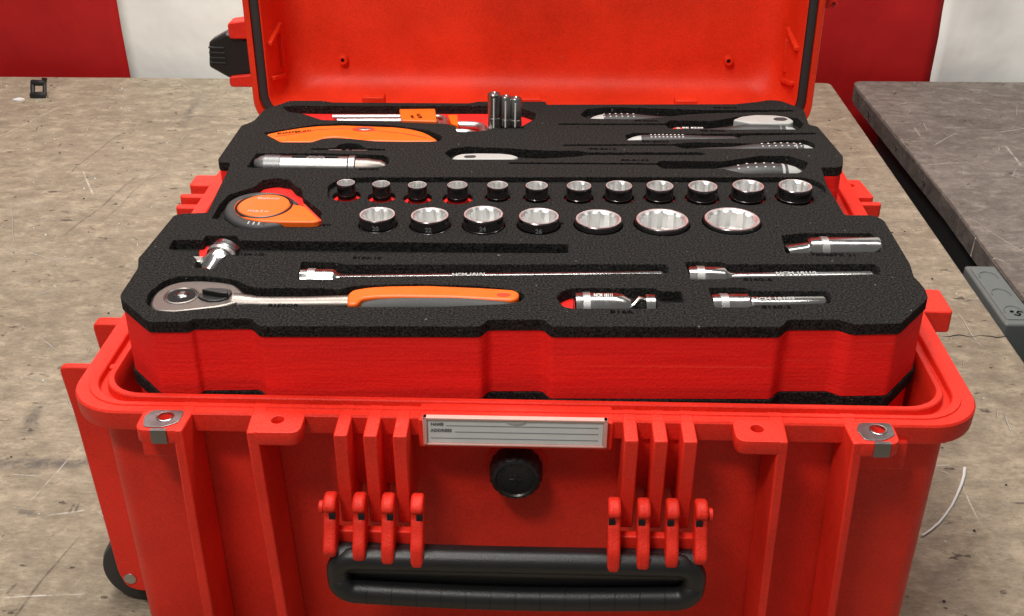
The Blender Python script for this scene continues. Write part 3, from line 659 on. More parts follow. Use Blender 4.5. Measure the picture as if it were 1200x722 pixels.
def inset(poly, d):
    c = (0, .22); out = []
    for x, y in poly:
        v = Vector((x - c[0], y - c[1])); out.append((c[0] + v.x * (1 - d / .28), c[1] + v.y * (1 - d / .23)))
    return out
b1 = [circ(x, y, r + .0006) for (x, y, r, z) in SOCK1 + SOCK2]
vs, fs = plate(inset(OUTS, .0008), b1, ZT - .040, ZT - .0088, .0001)
g = G().add(vs, fs); vs, fs = plate(inset(OUTS, .0008), [], ZT - .0585, ZT - .040, .0001)
g.add(vs, fs).build('foam_base', M['foamred'], tray, sharp=20)
tray2 = thing('foam_tray', 'lower foam tray mostly hidden inside the case beneath the upper one', 'foam tray')
vs, fs = plate(inset(OUTS, -.0002), [], ZT - .0692, ZT - .0590, .0006); G().add(vs, fs).build('foam_top', M['foam'], tray2, sharp=20)
vs, fs = plate(inset(OUTS, .0022), [], ZT - .13, ZT - .0694, .0008); G().add(vs, fs).build('foam_base', M['foamred'], tray2, sharp=20)

def mark(body, c, w, size=.0058, name='part_number'):
    text(body, size, M['ink'], name, tray, (c[0], c[1], ZT + .00012), (0, 0, 0), width=w)
mark('8154-1/2', (-0.2059,0.0976), .0215)
mark('8160-10', (-0.1170,0.0939), .0215)
mark('8150OR', (-0.1650,0.0193), .0215)
mark('8166', (0.0686,0.0157), .0155)
mark('8160-5', (0.1700,0.0658), .0205)
mark('8160-3', (0.1763,0.0249), .0200)
mark('7806SPK 21', (0.2338,0.1074), .0330)
mark('MTB-5-27-M', (-0.1764,0.1511), .0370)
mark('BAH-825', (-0.1390,0.2683), .0170)
mark('BE-8220', (0.1984,0.4391), .0230)
mark('BE-8230L', (0.1163,0.3989), .0240)
mark('BE-8260', (0.1770,0.3725), .0240)
mark('BE-8020', (0.1198,0.3421), .0250)
mark('BE-8610', (0.0695,0.3223), .0250)
mark('BE-8155', (0.0974,0.2952), .0250)
mark('BE-9886', (-0.0150,0.3766), .0230)
for i, (x, y, r, z) in enumerate(SOCK1):
    text(str(8 + i), .0040, M['ink'], 'size_number', tray, (x, y - .0265 - (r - .009) * .6, ZT - .0048 + .00012), squash=1.1)
for (c, s_) in (((0.0296,0.1589), '22'), ((-0.1553,0.1513), '20')):
    text(s_, .0040, M['ink'], 'size_number', tray, (c[0], c[1], ZT + .00012))

# ------------------------------------------------------------------ sockets
def socket(x, y, r, ztop, label, group, num=None):
    n = 96; h = .036; lo = []
    def ring(rad, z): return [(x + rad * math.cos(2 * math.pi * i / n), y + rad * math.sin(2 * math.pi * i / n), z) for i in range(n)]
    def star(s_, z):
        o = []
        for i in range(n):
            a = 2 * math.pi * i / n + .13
            v = 0
            for off in (0, math.pi / 6):
                q = (a + off) % (math.pi / 3) - math.pi / 6
                v = max(v, 1 / math.cos(q))
            rad = s_ * .90 * v * (1 if v < 1.2 else 1)
            o.append((x + rad * math.cos(2 * math.pi * i / n), y + rad * math.sin(2 * math.pi * i / n), z))
        return o
    ri = r * .80
    g = G()
    g.use(0).loft([ring(r * .90, ztop - h), ring(r * .92, ztop - .016), ring(r * .985, ztop - .0145), ring(r, ztop - .013), ring(r, ztop - .0098), ring(r * .985, ztop - .0096), ring(r * .985, ztop - .0088), ring(r, ztop - .0086), ring(r, ztop - .0016), ring(r * .985, ztop - .0006), ring(r * .955, ztop)], True, False)
    g.use(1).loft([ring(r * .955, ztop), ring(ri * 1.10, ztop - .0001), ring(ri * 1.065, ztop - .0006), star(ri, ztop - .0022), star(ri, ztop - .015), [(x + (px - x) * .55, y + (py - y) * .55, ztop - .0165) for px, py, _ in star(ri, 0)]], False, True)
    o = g.build('socket', [M['dark_chrome'], M['inside']], None, sharp=22)
    tag(o, label, 'socket', group)
    if num:
        text(num, .0052, M['greyink'], 'size_mark', o, (x, y - r - .0001, ztop - .0062), (R(90), 0, 0))
ordn = ['second', 'third', 'fourth', 'fifth', 'sixth', 'seventh', 'eighth', 'ninth', 'tenth', 'eleventh']
for i, (x, y, r, z) in enumerate(SOCK1):
    lab = 'smallest chrome socket at the left end of the back row' if i == 0 else ('largest chrome socket of the back row, at its right end' if i == 11 else '%s chrome socket from the left in the back row' % ordn[i - 1])
    socket(x, y, r, z, lab, 'sockets in the back row')
labs = ['smallest socket of the front row, at its left end', 'second socket from the left in the front row of large ones', 'third socket of the front row, standing a little proud',
        'middle socket of the front row of seven large ones', 'fifth socket from the left in the front row', 'second largest wide socket, sixth in the front row', 'widest socket of all, right end of the front row']
for i, (x, y, r, z) in enumerate(SOCK2): socket(x, y, r, z, labs[i], 'large sockets in the front row', ['20', '22', '24', '26', None, None, None][i])

# ------------------------------------------------------------------ bars, joint, ratchet
ZF = .2988
def v3(p, z): return Vector((p[0], p[1], z))
def bar_end(g, a, b, r, kn=(0.2, .34)):
    pass
def ext_bar(label, a, b, r, shaft_end, rs, flat_end=False, writing=None, wpos=.35, wlen=.03):
    """a..b socket end, b..shaft_end the bar"""
    t_ = thing('extension_bar', label, 'extension bar', group='chrome extension bars lying in the foam')
    z = ZF + .0015 - r; A = v3(a, z); B = v3(b, z); D = v3(shaft_end, z); L = (B - A).length; L2 = (D - B).length
    G().lathe(A, B, [(0, r * .55), (0.0001, r * .86), (.0012, r * .97), (L * .22, r), (L * .24, r), (L * .44, r), (L * .46, r), (L * .93, r), (L, r * .86)], 36).build('socket_end', M['chrome'], t_)
    G().lathe(A + (B - A) * .23, B, [(0, r), (.0002, r + .0004), (L * .20, r + .0004), (L * .20 + .0002, r)], 48).build('knurled_band', M['knurl'], t_)
    G().lathe(B, D, [(0, r * .80), (.003, rs * 1.05), (.006, rs), (L2 - .004, rs), (L2, rs * .7)], 28).build('shaft', M['chrome'], t_)
    if writing:
        p = B + (D - B) * wpos; 
        dirx = (D - B).normalized(); ang = math.atan2(dirx.y, dirx.x)
        me = text(writing, .0040, M['grey'], 'engraving', t_, (p.x, p.y - rs * .25, z + rs + .0001), (R(12), 0, ang), width=wlen)
    return t_
ext_bar('long thin chrome extension bar in the slot above the ratchet', (-0.1643,0.0726), (-0.1367,0.0726), .0100, (0.1061,0.0856), .0060, writing='NCM 18101', wpos=.40, wlen=.024)
ext_bar('medium chrome extension bar at the right, between the other two short tools', (0.1216,0.0836), (0.1503,0.0829), .0100, (0.2617,0.0890), .0060, writing='NCM 18110', wpos=.46, wlen=.030)
sb = ext_bar('shortest chrome extension bar, lowest at the right front', (0.1330,0.0403), (0.1613,0.0416), .0105, (0.2170,0.0449), .0085, writing='NCM 18103', wpos=.28, wlen=.030)

# universal joint
uj = thing('universal_joint', 'chrome universal joint lying right of the orange ratchet handle', 'universal joint')
z = ZF + .0040 - .0115
a, b, c, d = v3((0.0369,0.0355), z), v3((0.0674,0.0363), z), v3((0.0750,0.0339), z), v3((0.0859,0.0355), z); e_ = v3((0.0942,0.0357), z)
L = (b - a).length
G().lathe(a, b, [(0, .006), (.0001, .0100), (.001, .0113), (L * .95, .0113), (L + .004, .0100), (L + .009, .0070), (L + .011, .002)], 36).build('socket_end', M['chrome'], uj)
G().lathe(a + (b - a) * .19, b, [(0, .0113), (.0003, .0118), (L * .17, .0118), (L * .17 + .0003, .0113)], 48).build('knurled_band', M['knurl'], uj)
text('NCM 18111', .005, M['whiteink'], 'engraving', uj, ((a.x + b.x) / 2 + .005, a.y - .001, z + .0114), (R(10), 0, 0), width=.013)
G().tube([c - Vector((.003, 0, 0)), c + Vector((.004, .001, .0035)), d + Vector((-.003, .002, .0075)), d + Vector((.001, .001, .0070))], [.0022, .0024, .0024, .0018], 10).tube([c - Vector((.003, .004, .002)), c + Vector((.006, -.006, -.003)), d + Vector((-.002, -.005, -.004))], .0024, 10).build('yoke', M['chrome'], uj)
G().lathe(c - Vector((0.001, 0, .002)), c + Vector((.004, -.004, .001)), [(0, .004), (.006, .004)], 14).build('cross_pin', M['dark_chrome'], uj)
L = (e_ - d).length
G().lathe(d, e_, [(0, .0080), (.001, .0108), (L - .001, .0108), (L, .0095)], 32).build('square_drive', M['chrome'], uj)

# sliding T head
th = thing('sliding_t_head', 'short chrome sliding T head lying slanted in the left slot', 'socket tool')
a, b = v3((-0.2348,0.0820), .2885), v3((-0.2273,0.1140), .2955)
L = (b - a).length
G().lathe(a, b, [(0, .005), (.0001, .0092), (.0012, .0100), (L * .25, .0102), (L * .30, .0112), (L * .62, .0112), (L * .63, .0118), (L * .78, .0118), (L * .79, .0110), (L * .86, .0110), (L * .88, .0116), (L * .985, .0114), (L, .0100), (L, .006)], 36).build('body', M['chrome'], th)
G().lathe(a + (b - a) * .64, b, [(0, .0118), (.0003, .0123), (L * .11, .0123), (L * .12, .0118)], 48).build('knurled_band', M['knurl'], th)
m0 = a + (b - a) * .25
G().box(m0.x - .0175, m0.x - .008, m0.y - .001, m0.y + .008, m0.z - .004, m0.z + .008).build('square_end', M['satin'], th, bevel=.0008)

# spark plug socket
sp_ = thing('spark_plug_socket', 'thick chrome spark plug socket with stepped end at the right', 'socket')
z = ZF + .0050 - .0118
a, m_, b = v3((0.2013,0.1257), z), v3((0.2188,0.1284), z), v3((0.2739,0.1297), z)
L = (b - m_).length
G().lathe(v3((0.2005,0.1212), z), m_ + Vector((.002, 0, 0)), [(0, .0070), (.0006, .0080), (.03, .0082)], 28).build('narrow_end', M['chrome'], sp_)
G().lathe(m_, b, [(0, .0095), (.0015, .0112), (L * .18, .0116), (L * .97, .0117), (L - .0004, .0113), (L, .0098), (L - .002, .0092)], 40).build('barrel', M['chrome'], sp_)
G().lathe(m_ + (b - m_) * .17, b, [(0, .0116), (.0003, .0121), (L * .10, .0121), (L * .105, .0116)], 48).build('knurled_band', M['knurl'], sp_)

# ratchet
rt = thing('ratchet', 'brushed steel ratchet wrench with long orange handle in front', 'ratchet wrench')
head = smooth([(-0.2607,0.0239),(-0.2618,0.0326),(-0.2612,0.0428),(-0.2561,0.0527),(-0.2479,0.0588),(-0.2340,0.0605),(-0.2192,0.0589),(-0.2078,0.0552),(-0.2027,0.0494),(-0.1955,0.0393),(-0.1927,0.0349),(-0.1932,0.0318),(-0.1997,0.0285),(-0.2057,0.0234),(-0.2143,0.0195),(-0.2221,0.0175),(-0.2365,0.0135),(-0.2506,0.0132),(-0.2570,0.0167)], .004, 4)
G().prism(head, .2865, .2975).build('head', M['brushed'], rt, bevel=.0022, seg=3)
hx, hy = (-0.2412,0.0365)
G().lathe((hx, hy, .2970), (hx, hy, .2990), [(0, .0126), (.0009, .0124), (.0012, .0112), (.0006, .0104), (-.0002, .0100)], 40).build('drive_ring', M['brushed'], rt)
G().lathe((hx, hy, .2970), (hx, hy, .2990), [(0, .0101), (.0007, .0100)], 32).build('drive_well', M['hole'], rt)
G().lathe((hx, hy, .2975), (hx, hy, .302), [(0, .0055), (.001, .0052), (.0020, .0036), (.0023, .0012)], 28).build('release_button', M['dark_chrome'], rt)
lx, ly = (-0.2173,0.0366)
lev = smooth([(lx - .0125, ly - .001), (lx - .009, ly + .006), (lx, ly + .0095), (lx + .009, ly + .0085), (lx + .0115, ly + .004), (lx + .0105, ly - .004), (lx + .006, ly - .0085), (lx - .003, ly - .0090), (lx - .009, ly - .006)], .003, 4)
lv = G().prism(lev, .2968, .2988).build('lever_plate', M['black'], rt, bevel=.0007)
G().prism(smooth([(lx - .010, ly + .001), (lx - .004, ly + .004), (lx + .008, ly + .003), (lx + .011, ly - .004), (lx + .004, ly - .0035), (lx - .004, ly - .001)], .002), .2985, .3022).build('lever', M['black'], lv, bevel=.001)
A = v3((-0.1978,0.0350), .2915); B = v3((-0.1224,0.0355), .2925); L = (B - A).length
G().lathe(A, B, [(-.006, .0085), (0, .0080), (.010, .0062), (.02, .0058), (L * .6, .0058), (L, .0068)], 24).build('shaft', M['brushed'], rt)
H = [v3(p, .2885) for p in [(-0.1232,0.0292),(-0.1185,0.0337),(-0.0971,0.0361),(-0.0671,0.0374),(-0.0369,0.0357),(-0.0128,0.0325),(-0.0032,0.0321),(-0.0002,0.0328)]]
G().tube(H, [.0072, .0085, .0098, .0105, .0108, .0100, .0085, .004], 20).build('grip', M['rubber'], rt, sharp=60)
hd_out = smooth([(-0.1214,0.0227),(-0.1229,0.0383),(-0.1204,0.0440),(-0.1097,0.0482),(-0.0953,0.0505),(-0.0672,0.0518),(-0.0298,0.0494),(-0.0059,0.0468),(-0.0016,0.0424),(-0.0027,0.0348),(-0.0068,0.0316),(-0.0200,0.0325),(-0.0477,0.0350),(-0.0658,0.0352),(-0.0863,0.0353),(-0.1024,0.0343),(-0.1123,0.0316),(-0.1146,0.0229)], .003, 4)
orb = G().prism(hd_out, .2925, .3000).build('orange_inlay', M['orange'], rt, bevel=.0018, seg=3)
G().prism(smooth([(-0.0184,0.0392),(-0.0155,0.0412),(-0.0094,0.0407),(-0.0075,0.0382),(-0.0105,0.0357),(-0.0165,0.0361)], .002, 4), .2996, .3002).build('hang_hole', M['redtip'], rt)

# ------------------------------------------------------------------ tape measure
tm = thing('tape_measure', 'orange tape measure with black rubber rim at the left of the foam', 'tape measure')
ZM = .3045
tx, ty = (-0.2127,0.1797)
rx = .0385; ry = .0335
outer = []
for i in range(60):
    a = R(35 + 250 * i / 59)
    outer.append((tx + (rx + .0005) * math.cos(a), ty + ry * math.sin(a)))
outer += [(-0.1817,0.1490),(-0.1934,0.1922)]
rim_poly = [(-0.2445,0.1755),(-0.2450,0.1893),(-0.2405,0.1999),(-0.2310,0.2082),(-0.2194,0.2112),(-0.2060,0.2088),(-0.1944,0.2010),(-0.1840,0.1872),(-0.1911,0.1802),(-0.1820,0.1506),(-0.1989,0.1438),(-0.2104,0.1411),(-0.2225,0.1440),(-0.2334,0.1526),(-0.2409,0.1639)]
G().prism(smooth(rim_poly, .008, 5), .2900, ZM - .0012).build('rubber_rim', M['rubber'], tm, bevel=.0038, seg=4)
face = [(-0.2361,0.1740),(-0.2365,0.1860),(-0.2320,0.1939),(-0.2246,0.1989),(-0.2149,0.2002),(-0.2057,0.1968),(-0.1971,0.1895),(-0.1916,0.1828),(-0.1856,0.1803),(-0.1790,0.1788),(-0.1617,0.1510),(-0.1652,0.1478),(-0.1814,0.1474),(-0.1970,0.1476),(-0.2094,0.1489),(-0.2214,0.1537),(-0.2310,0.1625)]
G().prism(smooth(face, .004, 5), .2980, ZM).build('face', M['orange'], tm, bevel=.0012, seg=3)
G().prism(smooth([(-0.1821,0.1841),(-0.1800,0.1842),(-0.1606,0.1522),(-0.1641,0.1489),(-0.1669,0.1536)], .001), .2920, .3038).build('nose_strip', M['redtip'], tm, bevel=.0005)
cx_, cy_ = (-0.2119,0.1777)
G().tube([(cx_ + .0222 * math.cos(R(a)), cy_ + .0235 * math.sin(R(a)), ZM - .0002) for a in range(0, 360, 6)], .0012, 8, closed=True).build('ring', M['black'], tm)
G().prism([(cx_ + .0205 * math.cos(R(a)), cy_ + .0218 * math.sin(R(a))) for a in range(0, 360, 8)], ZM - .001, ZM + .0006).build('disc', M['orange'], tm, bevel=.0005)
text('Bahco', .0060, M['holder'], 'logo', tm, (cx_ + .001, cy_ + .0135, ZM + .0006), width=.018, thick=.0002)
text('MTB 5 m', .0048, M['holder'], 'logo', tm, (cx_ - .002, cy_ - .0125, ZM + .0006), width=.017, thick=.0002)
for k_, q in enumerate([(-0.2180,0.1468),(-0.2137,0.1458),(-0.2095,0.1453),(-0.2056,0.1460)]):
    G().box(q[0] - .0007, q[0] + .0007, q[1] - .0015, q[1] + .0035, .292, .3035).build('rubber_groove', M['grey'] if k_ < 3 else M['rubber'], tm, bevel=.0003)

# ------------------------------------------------------------------ pocket knife, blades, silver pen
kn = thing('utility_knife', 'flat orange utility knife lying at the upper left of the foam', 'utility knife')
kp = [(-0.2490,0.3558),(-0.2358,0.3653),(-0.2193,0.3740),(-0.2046,0.3795),(-0.1793,0.3825),(-0.1474,0.3799),(-0.1290,0.3785),(-0.1137,0.3741),(-0.1006,0.3662),(-0.0934,0.3583),(-0.0841,0.3443),(-0.0894,0.3408),(-0.1158,0.3402),(-0.1424,0.3409),(-0.1543,0.3401),(-0.1677,0.3468),(-0.1801,0.3506),(-0.1911,0.3485),(-0.1971,0.3411),(-0.2027,0.3363),(-0.2307,0.3356)]
G().prism(smooth(kp, .003, 4), .288, .2992).build('body', M['orange'], kn, bevel=.0018, seg=3)
sm = [v3(p, .2993) for p in [(-0.2391,0.3491),(-0.2218,0.3564),(-0.2019,0.3685),(-0.1778,0.3726),(-0.1458,0.3675),(-0.1205,0.3611),(-0.0950,0.3492)]]
G().tube(sm, .0004, 6).build('moulded_seam', M['redtip'], kn)
s0 = (-0.1577,0.3707)
G().prism([(s0[0] + .0105 * math.cos(R(a)), s0[1] + .0055 * math.sin(R(a))) for a in range(0, 360, 15)], .2985, .2998).build('slider_ring', M['redtip'], kn)
G().prism([(s0[0] + .0012 + .0065 * math.cos(R(a)), s0[1] - .001 + .0035 * math.sin(R(a))) for a in range(0, 360, 15)], .2990, .3006).build('slider', M['satin'], kn, bevel=.0004)
text('SNAPPER-KN', .0055, M['ink'], 'printed_text', kn, (*(-0.2227,0.3614), .2994), (0, 0, R(17)), width=.032)
for i, (a, b) in enumerate(zip([(-0.1826,0.3173),(-0.1668,0.3166),(-0.1612,0.3165)], [(-0.1707,0.3165),(-0.1636,0.3163),(-0.1470,0.3160)])):
    o = G().box(a[0], b[0], min(a[1], b[1]) - .0030, max(a[1], b[1]) + .0010, .2925, .2990).build('knife_blade', M['satin'], None)
    tag(o, ['left spare blade end in the thin slot under the orange knife', 'short middle spare blade end in the thin slot', 'right spare blade end in the thin slot under the orange knife'][i], 'blade', 'spare blades in the thin slot')
pn = thing('hand_tool', 'silver cylindrical hand tool with two dark slots above the tape measure', 'hand tool')
z = ZF + .0050 - .0100
a, b, c = v3((-0.2449,0.2880), z), v3((-0.1531,0.2871), z), v3((-0.1253,0.2858), z)
L = (b - a).length
def seg(t0, t1, r, m, name, n=32): 
    p0 = a + (b - a) * t0; p1 = a + (b - a) * t1; l = (p1 - p0).length
    return G().lathe(p0, p1, [(0, r * .86), (.0006, r), (l - .0006, r), (l, r * .86)], n).build(name, m, pn)
G().lathe(a, b, [(0, .003), (.0005, .0065), (.006, .0095), (.012, .0102)], 28).build('end_cap', M['aluminium'], pn)
seg(.10, .27, .0107, M['alu_knurl'], 'knurled_collar')
seg(.26, .93, .0100, M['aluminium'], 'barrel')
seg(.93, 1.0, .0108, M['aluminium'], 'end_ring')
G().lathe(b, c, [(0, .0085), (.012, .0085), (.014, .0080), ((c - b).length - .006, .0075), ((c - b).length - .001, .0050), ((c - b).length, .001)], 24).build('tip', M['brushed'], pn)
for t0, t1 in ((.38, .52), (.70, .83)):
    p0 = a + (b - a) * t0; p1 = a + (b - a) * t1
    G().box(p0.x, p1.x, p0.y - .0022, p0.y + .0012, z + .0080, z + .0107).build('slot', M['hole'], pn)
p0 = a + (b - a) * .61
text('BCL 32', .005, M['greyink'], 'engraving', pn, (p0.x, p0.y - .0010, z + .0103), (R(5), 0, 0), width=.012)

# ------------------------------------------------------------------ hex keys and upright bit sockets
hk = thing('hex_key_set', 'silver hex keys in two orange plastic holders at the top left', 'hex key set')
def key(p0, p1, p2, r, z, name='hex_key'):
    A, B, D = v3(p0, z), v3(p1, z), v3(p2, z)
    pts = [A]
    for k_ in range(7):
        u = k_ / 6; s_ = .82
        q0 = A + (B - A) * (1 - .012 / max(.02, (B - A).length)); q1 = B + (D - B) * min(.6, .012 / max(.013, (D - B).length))
        pts.append(q0 * (1 - u) ** 2 + B * 2 * u * (1 - u) + q1 * u * u)
    pts.append(D)
    G().tube(pts, r, 10).build(name, M['satin'], hk, sharp=60)
key((-0.1938,0.4107), (-0.0821,0.4146), (-0.0807,0.3745), .0028, .2970)
key((-0.1878,0.3997), (-0.0863,0.4033), (-0.0853,0.3697), .0026, .2970)
key((-0.2012,0.3942), (-0.0889,0.3935), (-0.0884,0.3673), .0024, .2960)
ho = G().prism(smooth([(-0.1287,0.4211),(-0.0930,0.4232),(-0.0883,0.3867),(-0.1231,0.3890)], .0015), .2885, .3025).build('holder', M['orange'], hk, bevel=.0010)
text('5678', .0055, M['ink'], 'printed_text', hk, (*(-0.1070,0.4008), .3026), (0, 0, R(-75)), width=.014)
text('BAH', .0040, M['ink'], 'printed_text', hk, (*(-0.1135,0.3981), .3026), (0, 0, R(-75)), width=.008)
G().prism(smooth([(-0.0791,0.4085),(-0.0699,0.4099),(-0.0670,0.3784),(-0.0740,0.3842)], .0012), .2885, .3010).build('holder', M['orange'], hk, bevel=.0010)
key((-0.0707,0.3964), (-0.0439,0.3958), (-0.0382,0.3412), .0042, .2950)
key((-0.0694,0.3772), (-0.0512,0.3764), (-0.0458,0.3343), .0034, .2950)
key((-0.0685,0.3632), (-0.0610,0.3610), (-0.0583,0.3296), .0026, .2940)
for i, (px, pt, w, lab) in enumerate(((579, 113.5, 11.5, 'tallest of three dark upright bit sockets behind the hex keys'), (592.5, 116, 9.5, 'middle one of three dark upright bit sockets near the back'), (604, 118, 11, 'rightmost of three dark upright bit sockets near the back'))):
    bt = thing('bit_socket', lab, 'bit socket', group='dark upright bit sockets')
    base = [(-0.0324,0.3781), (-0.0212,0.3783), (-0.0118,0.3797)][i]
    y = base[1] + .004; r = (.0062, .0055, .0060)[i]; zt = (.3325, .3295, .3275)[i]
    L = zt - .288
    G().lathe((base[0], y, .288), (base[0], y + .002, zt), [(0, r), (L * .45, r), (L * .46, r * .94), (L * .52, r * .94), (L * .53, r), (L - .0015, r), (L - .0003, r * .86), (L, r * .6), (L - .001, r * .5)], 28).build('body', M['bit_steel'], bt)
    G().tube([(base[0] - r * .05, y - r + .0002, .298), (base[0], y - r + .0016, zt - .004)], .0007, 6).build('engraved_line', M['whiteink'], bt)
o = text('BE 9770', .0045, M['ink'], 'part_number', tray, (*(-0.0167,0.3773), ZT + .00013), width=.019)

# ------------------------------------------------------------------ screwdrivers
def driver(label, hp0, hp1, r, shaft, tipmat, dots=None, prof=None, flip=False, flat=.9, rs=.0022, collar=None, group='hand tools with black handles lying in the foam', body='grip', zc=None, name='screwdriver', cat='screwdriver'):
    """handle from butt hp0 to hp1, shaft to shaft"""
    t_ = thing(name, label, cat, group=group)
    z = (ZF + .0030 - r * flat) if zc is None else zc
    A, B, D = v3(hp0, z), v3(hp1, z), v3(shaft, z); L = (B - A).length
    prof = prof or [(.16, .96), (.3, 1), (.5, .92), (.68, .70), (.80, .56), (.92, .60), (1, .42)]
    # pale butt
    G().lathe(A, B, [(0, r * .22), (L * .02, r * .45), (L * .06, r * .70), (L * .11, r * .86), (L * .16, r * .95)], 24, flat).build('butt', M[tipmat], t_)
    G().lathe(A, B, [(L * t__, r * q) for t__, q in prof], 24, flat).build('grip', M[body], t_, sharp=50)
    if collar: 
        G().lathe(B, D, [(0, r * .40), (.002, r * .42), (.005, r * .36), (.007, rs * 1.4)], 16).build('collar', M[collar], t_)
    G().lathe(B, D, [(0, rs), ((D - B).length - .004, rs), ((D - B).length, rs * .5)], 12).build('shaft', M['dark_chrome'], t_)
    if dots:
        g_ = G(); t0, t1, nn = dots; d = (B - A).normalized(); sd = Vector((-d.y, d.x, 0))
        for i in range(nn):
            tt = t0 + (t1 - t0) * i / (nn - 1)
            rr_ = 1.0
            for (ta_, qa), (tb_, qb) in zip(prof, prof[1:]):
                if ta_ <= tt <= tb_: rr_ = qa + (qb - qa) * (tt - ta_) / (tb_ - ta_)
            for aa in (78, 112):
                if sd.y < 0: aa = 180 - aa
                c_ = A + (B - A) * tt + sd * (math.cos(R(aa)) * r * rr_) + Vector((0, 0, math.sin(R(aa)) * r * rr_ * flat))
                g_.lathe(c_ - Vector((0, 0, .0006)), c_ + Vector((0, 0, 1)), [(0, .0010), (.0008, .0009)], 8)
        do = g_.build('grip_dots', M['dotwhite'], t_); do['kind'] = 'stuff'
    return t_
driver('dotted black screwdriver nearest the back edge, shaft pointing right', (0.0592,0.4105), (0.1533,0.4178), .0100, (0.2652,0.4305), 'grey', (.17, .48, 6))
driver('thin black screwdriver with pale tip ends and dotted grip, third from the back', (0.0935,0.3538), (0.2000,0.3581), .0080, (0.2748,0.3668), 'grey', (.22, .50, 9), prof=[(.13, .96), (.3, 1), (.5, .95), (.7, .8), (.95, .75), (1, .5)], collar='grey')
driver('dotted black screwdriver with shaft pointing left, fourth from the back', (0.2680,0.3374), (0.1489,0.3320), .0095, (0.0335,0.3297), 'grey', (.12, .42, 7), collar='grey', prof=[(.10, .9), (.25, 1), (.45, .92), (.65, .62), (.85, .55), (1, .42)])
driver('large dotted black screwdriver with pale butt, nearest the sockets', (0.2474,0.2856), (0.1203,0.2855), .0130, (-0.0151,0.2853), 'grey', (.22, .46, 5), prof=[(.12, .9), (.25, 1), (.40, .92), (.52, .66), (.62, .5), (.8, .42), (1, .38)])
s2 = driver('screwdriver with silver grey handle and orange tipped black neck, second from the back', (0.2636,0.3875), (0.1393,0.3874), .0125, (0.0311,0.3872), 'grey', None, prof=[(.12, .92), (.25, 1), (.42, .95), (.55, .68), (.72, .5), (.92, .5), (1, .4)])
z = ZF + .0030 - .0125 * .9
A = v3((0.2589,0.3934), ZF - .0045); B = v3((0.1966,0.3907), ZF - .0045)
G().prism(smooth([(0.1990,0.3947),(0.2087,0.4046),(0.2237,0.4099),(0.2428,0.4091),(0.2537,0.4045),(0.2583,0.3937),(0.2536,0.3864),(0.2387,0.3854),(0.2158,0.3860)], .003), 0.2940, .3035).build('handle_panel', M['grey'], s2, bevel=.0015, seg=3)
G().prism(smooth([(0.2415,0.4012),(0.2499,0.4019),(0.2530,0.3965),(0.2481,0.3923),(0.2408,0.3930),(0.2382,0.3968)], .002), .3030, .3038).build('hang_hole', M['rubber'], s2)
nb = v3((0.1501,0.3876), z); ne = v3((0.1361,0.3880), z)
G().lathe(nb, ne, [(0, .0062), (.001, .0068), ((ne - nb).length * .6, .0062), ((ne - nb).length, .002)], 20).build('red_collar', M['redtip'], s2)
nb = v3((0.1476,0.3876), z); ne = v3((0.1443,0.3875), z)
G().lathe(nb, ne, [(0, .0064), (.0002, .0070), ((ne - nb).length, .0069), ((ne - nb).length + .0002, .0063)], 20).build('pale_ring', M['grey'], s2)
text('BE 8230', .0050, M['whiteink'], 'printed_text', s2, ((0.1598,0.3862)[0], (0.1598,0.3862)[1], z + .0074), width=.020)
s5 = driver('pale grey handled screwdriver in the middle above the socket rows', (-0.0688,0.2995), (0.0177,0.3047), .0085, (0.1615,0.3128), 'grey', None, prof=[(.14, .96), (.3, 1), (.5, .9), (.7, .7), (1, .4)], zc=.287)
G().prism(smooth([(-0.0678,0.3004),(-0.0647,0.3072),(-0.0596,0.3115),(-0.0448,0.3136),(-0.0229,0.3134),(-0.0134,0.3105),(-0.0071,0.3048),(-0.0124,0.3001),(-0.0441,0.2989),(-0.0626,0.2984)], .002), .2890, .2985).build('handle_panel', M['grey'], s5, bevel=.0015, seg=3)
G().prism(smooth([(-0.0575,0.3035),(-0.0554,0.3070),(-0.0476,0.3076),(-0.0455,0.3049),(-0.0473,0.3017),(-0.0550,0.3009)], .0015), .2980, .2988).build('hang_hole', M['rubber'], s5)

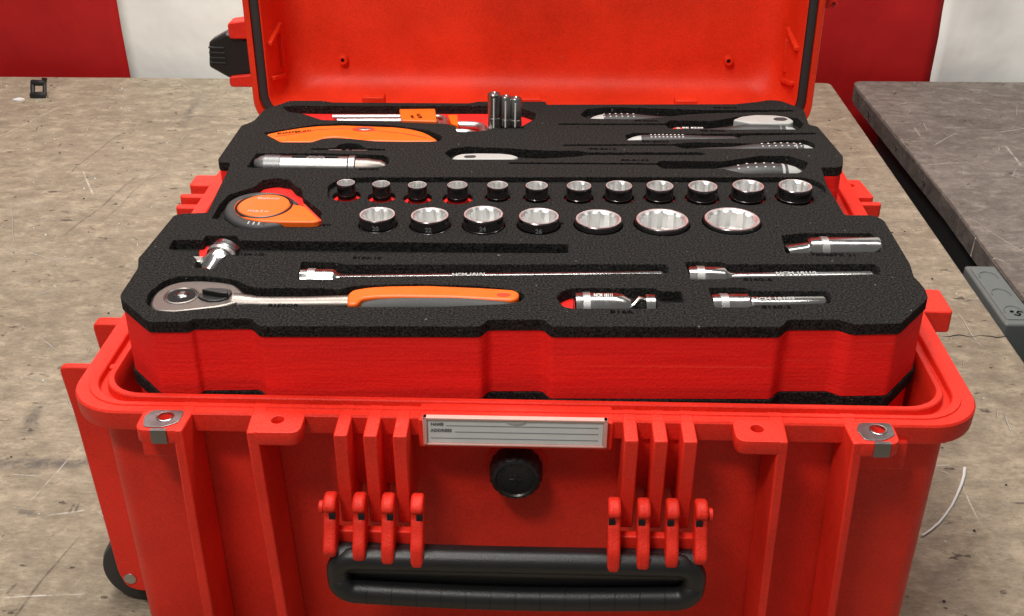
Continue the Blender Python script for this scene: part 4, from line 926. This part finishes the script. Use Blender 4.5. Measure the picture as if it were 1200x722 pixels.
# ------------------------------------------------------------------ odds and ends on the bench
cl = thing('cable_clip', 'tiny black plastic clip lying at the far left of the bench', 'clip')
a = (-0.9076,1.3345)
cx_, cy_ = a
g = G()
g.tube([(cx_ - .013 + .026 * i / 8, cy_ - .002 * math.sin(math.pi * i / 8), .004) for i in range(9)], .0066, 10)
g.tube([(cx_ - .013 + .024 * i / 8, cy_ + .012 - .002 * math.sin(math.pi * i / 8), .024) for i in range(9)], .0055, 10)
g.tube([(cx_ - .011, cy_, .004), (cx_ - .012, cy_ + .012, .024)], .0045, 8)
g.tube([(cx_ + .011, cy_, .004), (cx_ + .010, cy_ + .012, .024), (cx_ + .011, cy_ + .013, .032)], [.0038, .0038, .0055], 8)

g.build('clip_body', M['black'], cl, bevel=0)
p = (-0.9385,1.3170)
G().prism(smooth([(p[0] - .011, p[1] - .004), (p[0] - .002, p[1] + .008), (p[0] + .006, p[1] + .004), (p[0] + .013, p[1] - .001), (p[0] + .003, p[1] - .009)], .003), .0004, .0030).build('x', M['dotwhite'])
o = bpy.context.scene.collection.objects['x']; o.name = 'paper_scrap'; tag(o, 'tiny white scrap on the bench left of the black clip', 'scrap')
cg = G()
for i in range(260):
    x = random.uniform(-1.1, .55); y = random.uniform(-.1, 1.42); r_ = random.uniform(.0006, .0018)
    if -.34 < x < .34 and -.06 < y < .64: continue
    cg.lathe((x, y, .0002), (x, y, .01), [(0, r_), (r_ * .9, r_ * .6)], 5)
o = cg.build('debris', M['card']); o['kind'] = 'stuff'; tag(o, 'pale crumbs and dust scattered over the bench top', 'debris')
cg = G()
for i in range(200):
    x = random.uniform(-1.1, .55); y = random.uniform(-.1, 1.42); r_ = random.uniform(.0006, .0016)
    if -.34 < x < .34 and -.06 < y < .64: continue
    cg.lathe((x, y, .0002), (x, y, .01), [(0, r_), (r_ * .9, r_ * .6)], 5)
o = cg.build('debris', M['rubber']); o['kind'] = 'stuff'; tag(o, 'dark grit scattered over the beige bench top', 'debris')
pts = [(0.4321,0.2438),(0.4269,0.2301),(0.4202,0.2166),(0.4111,0.2008),(0.4015,0.1854),(0.3921,0.1727),(0.3821,0.1603),(0.3711,0.1493),(0.3610,0.1409)]
o = G().tube([(x, y, .0016 + .0006 * math.sin(i)) for i, (x, y) in enumerate(pts)], [.0016, .0015, .0014, .0012, .0012, .0011, .0011, .0010, .0008], 8).build('plastic_strip', M['dotwhite'])
tag(o, 'thin curved white plastic strip on the bench right of the case', 'strip')
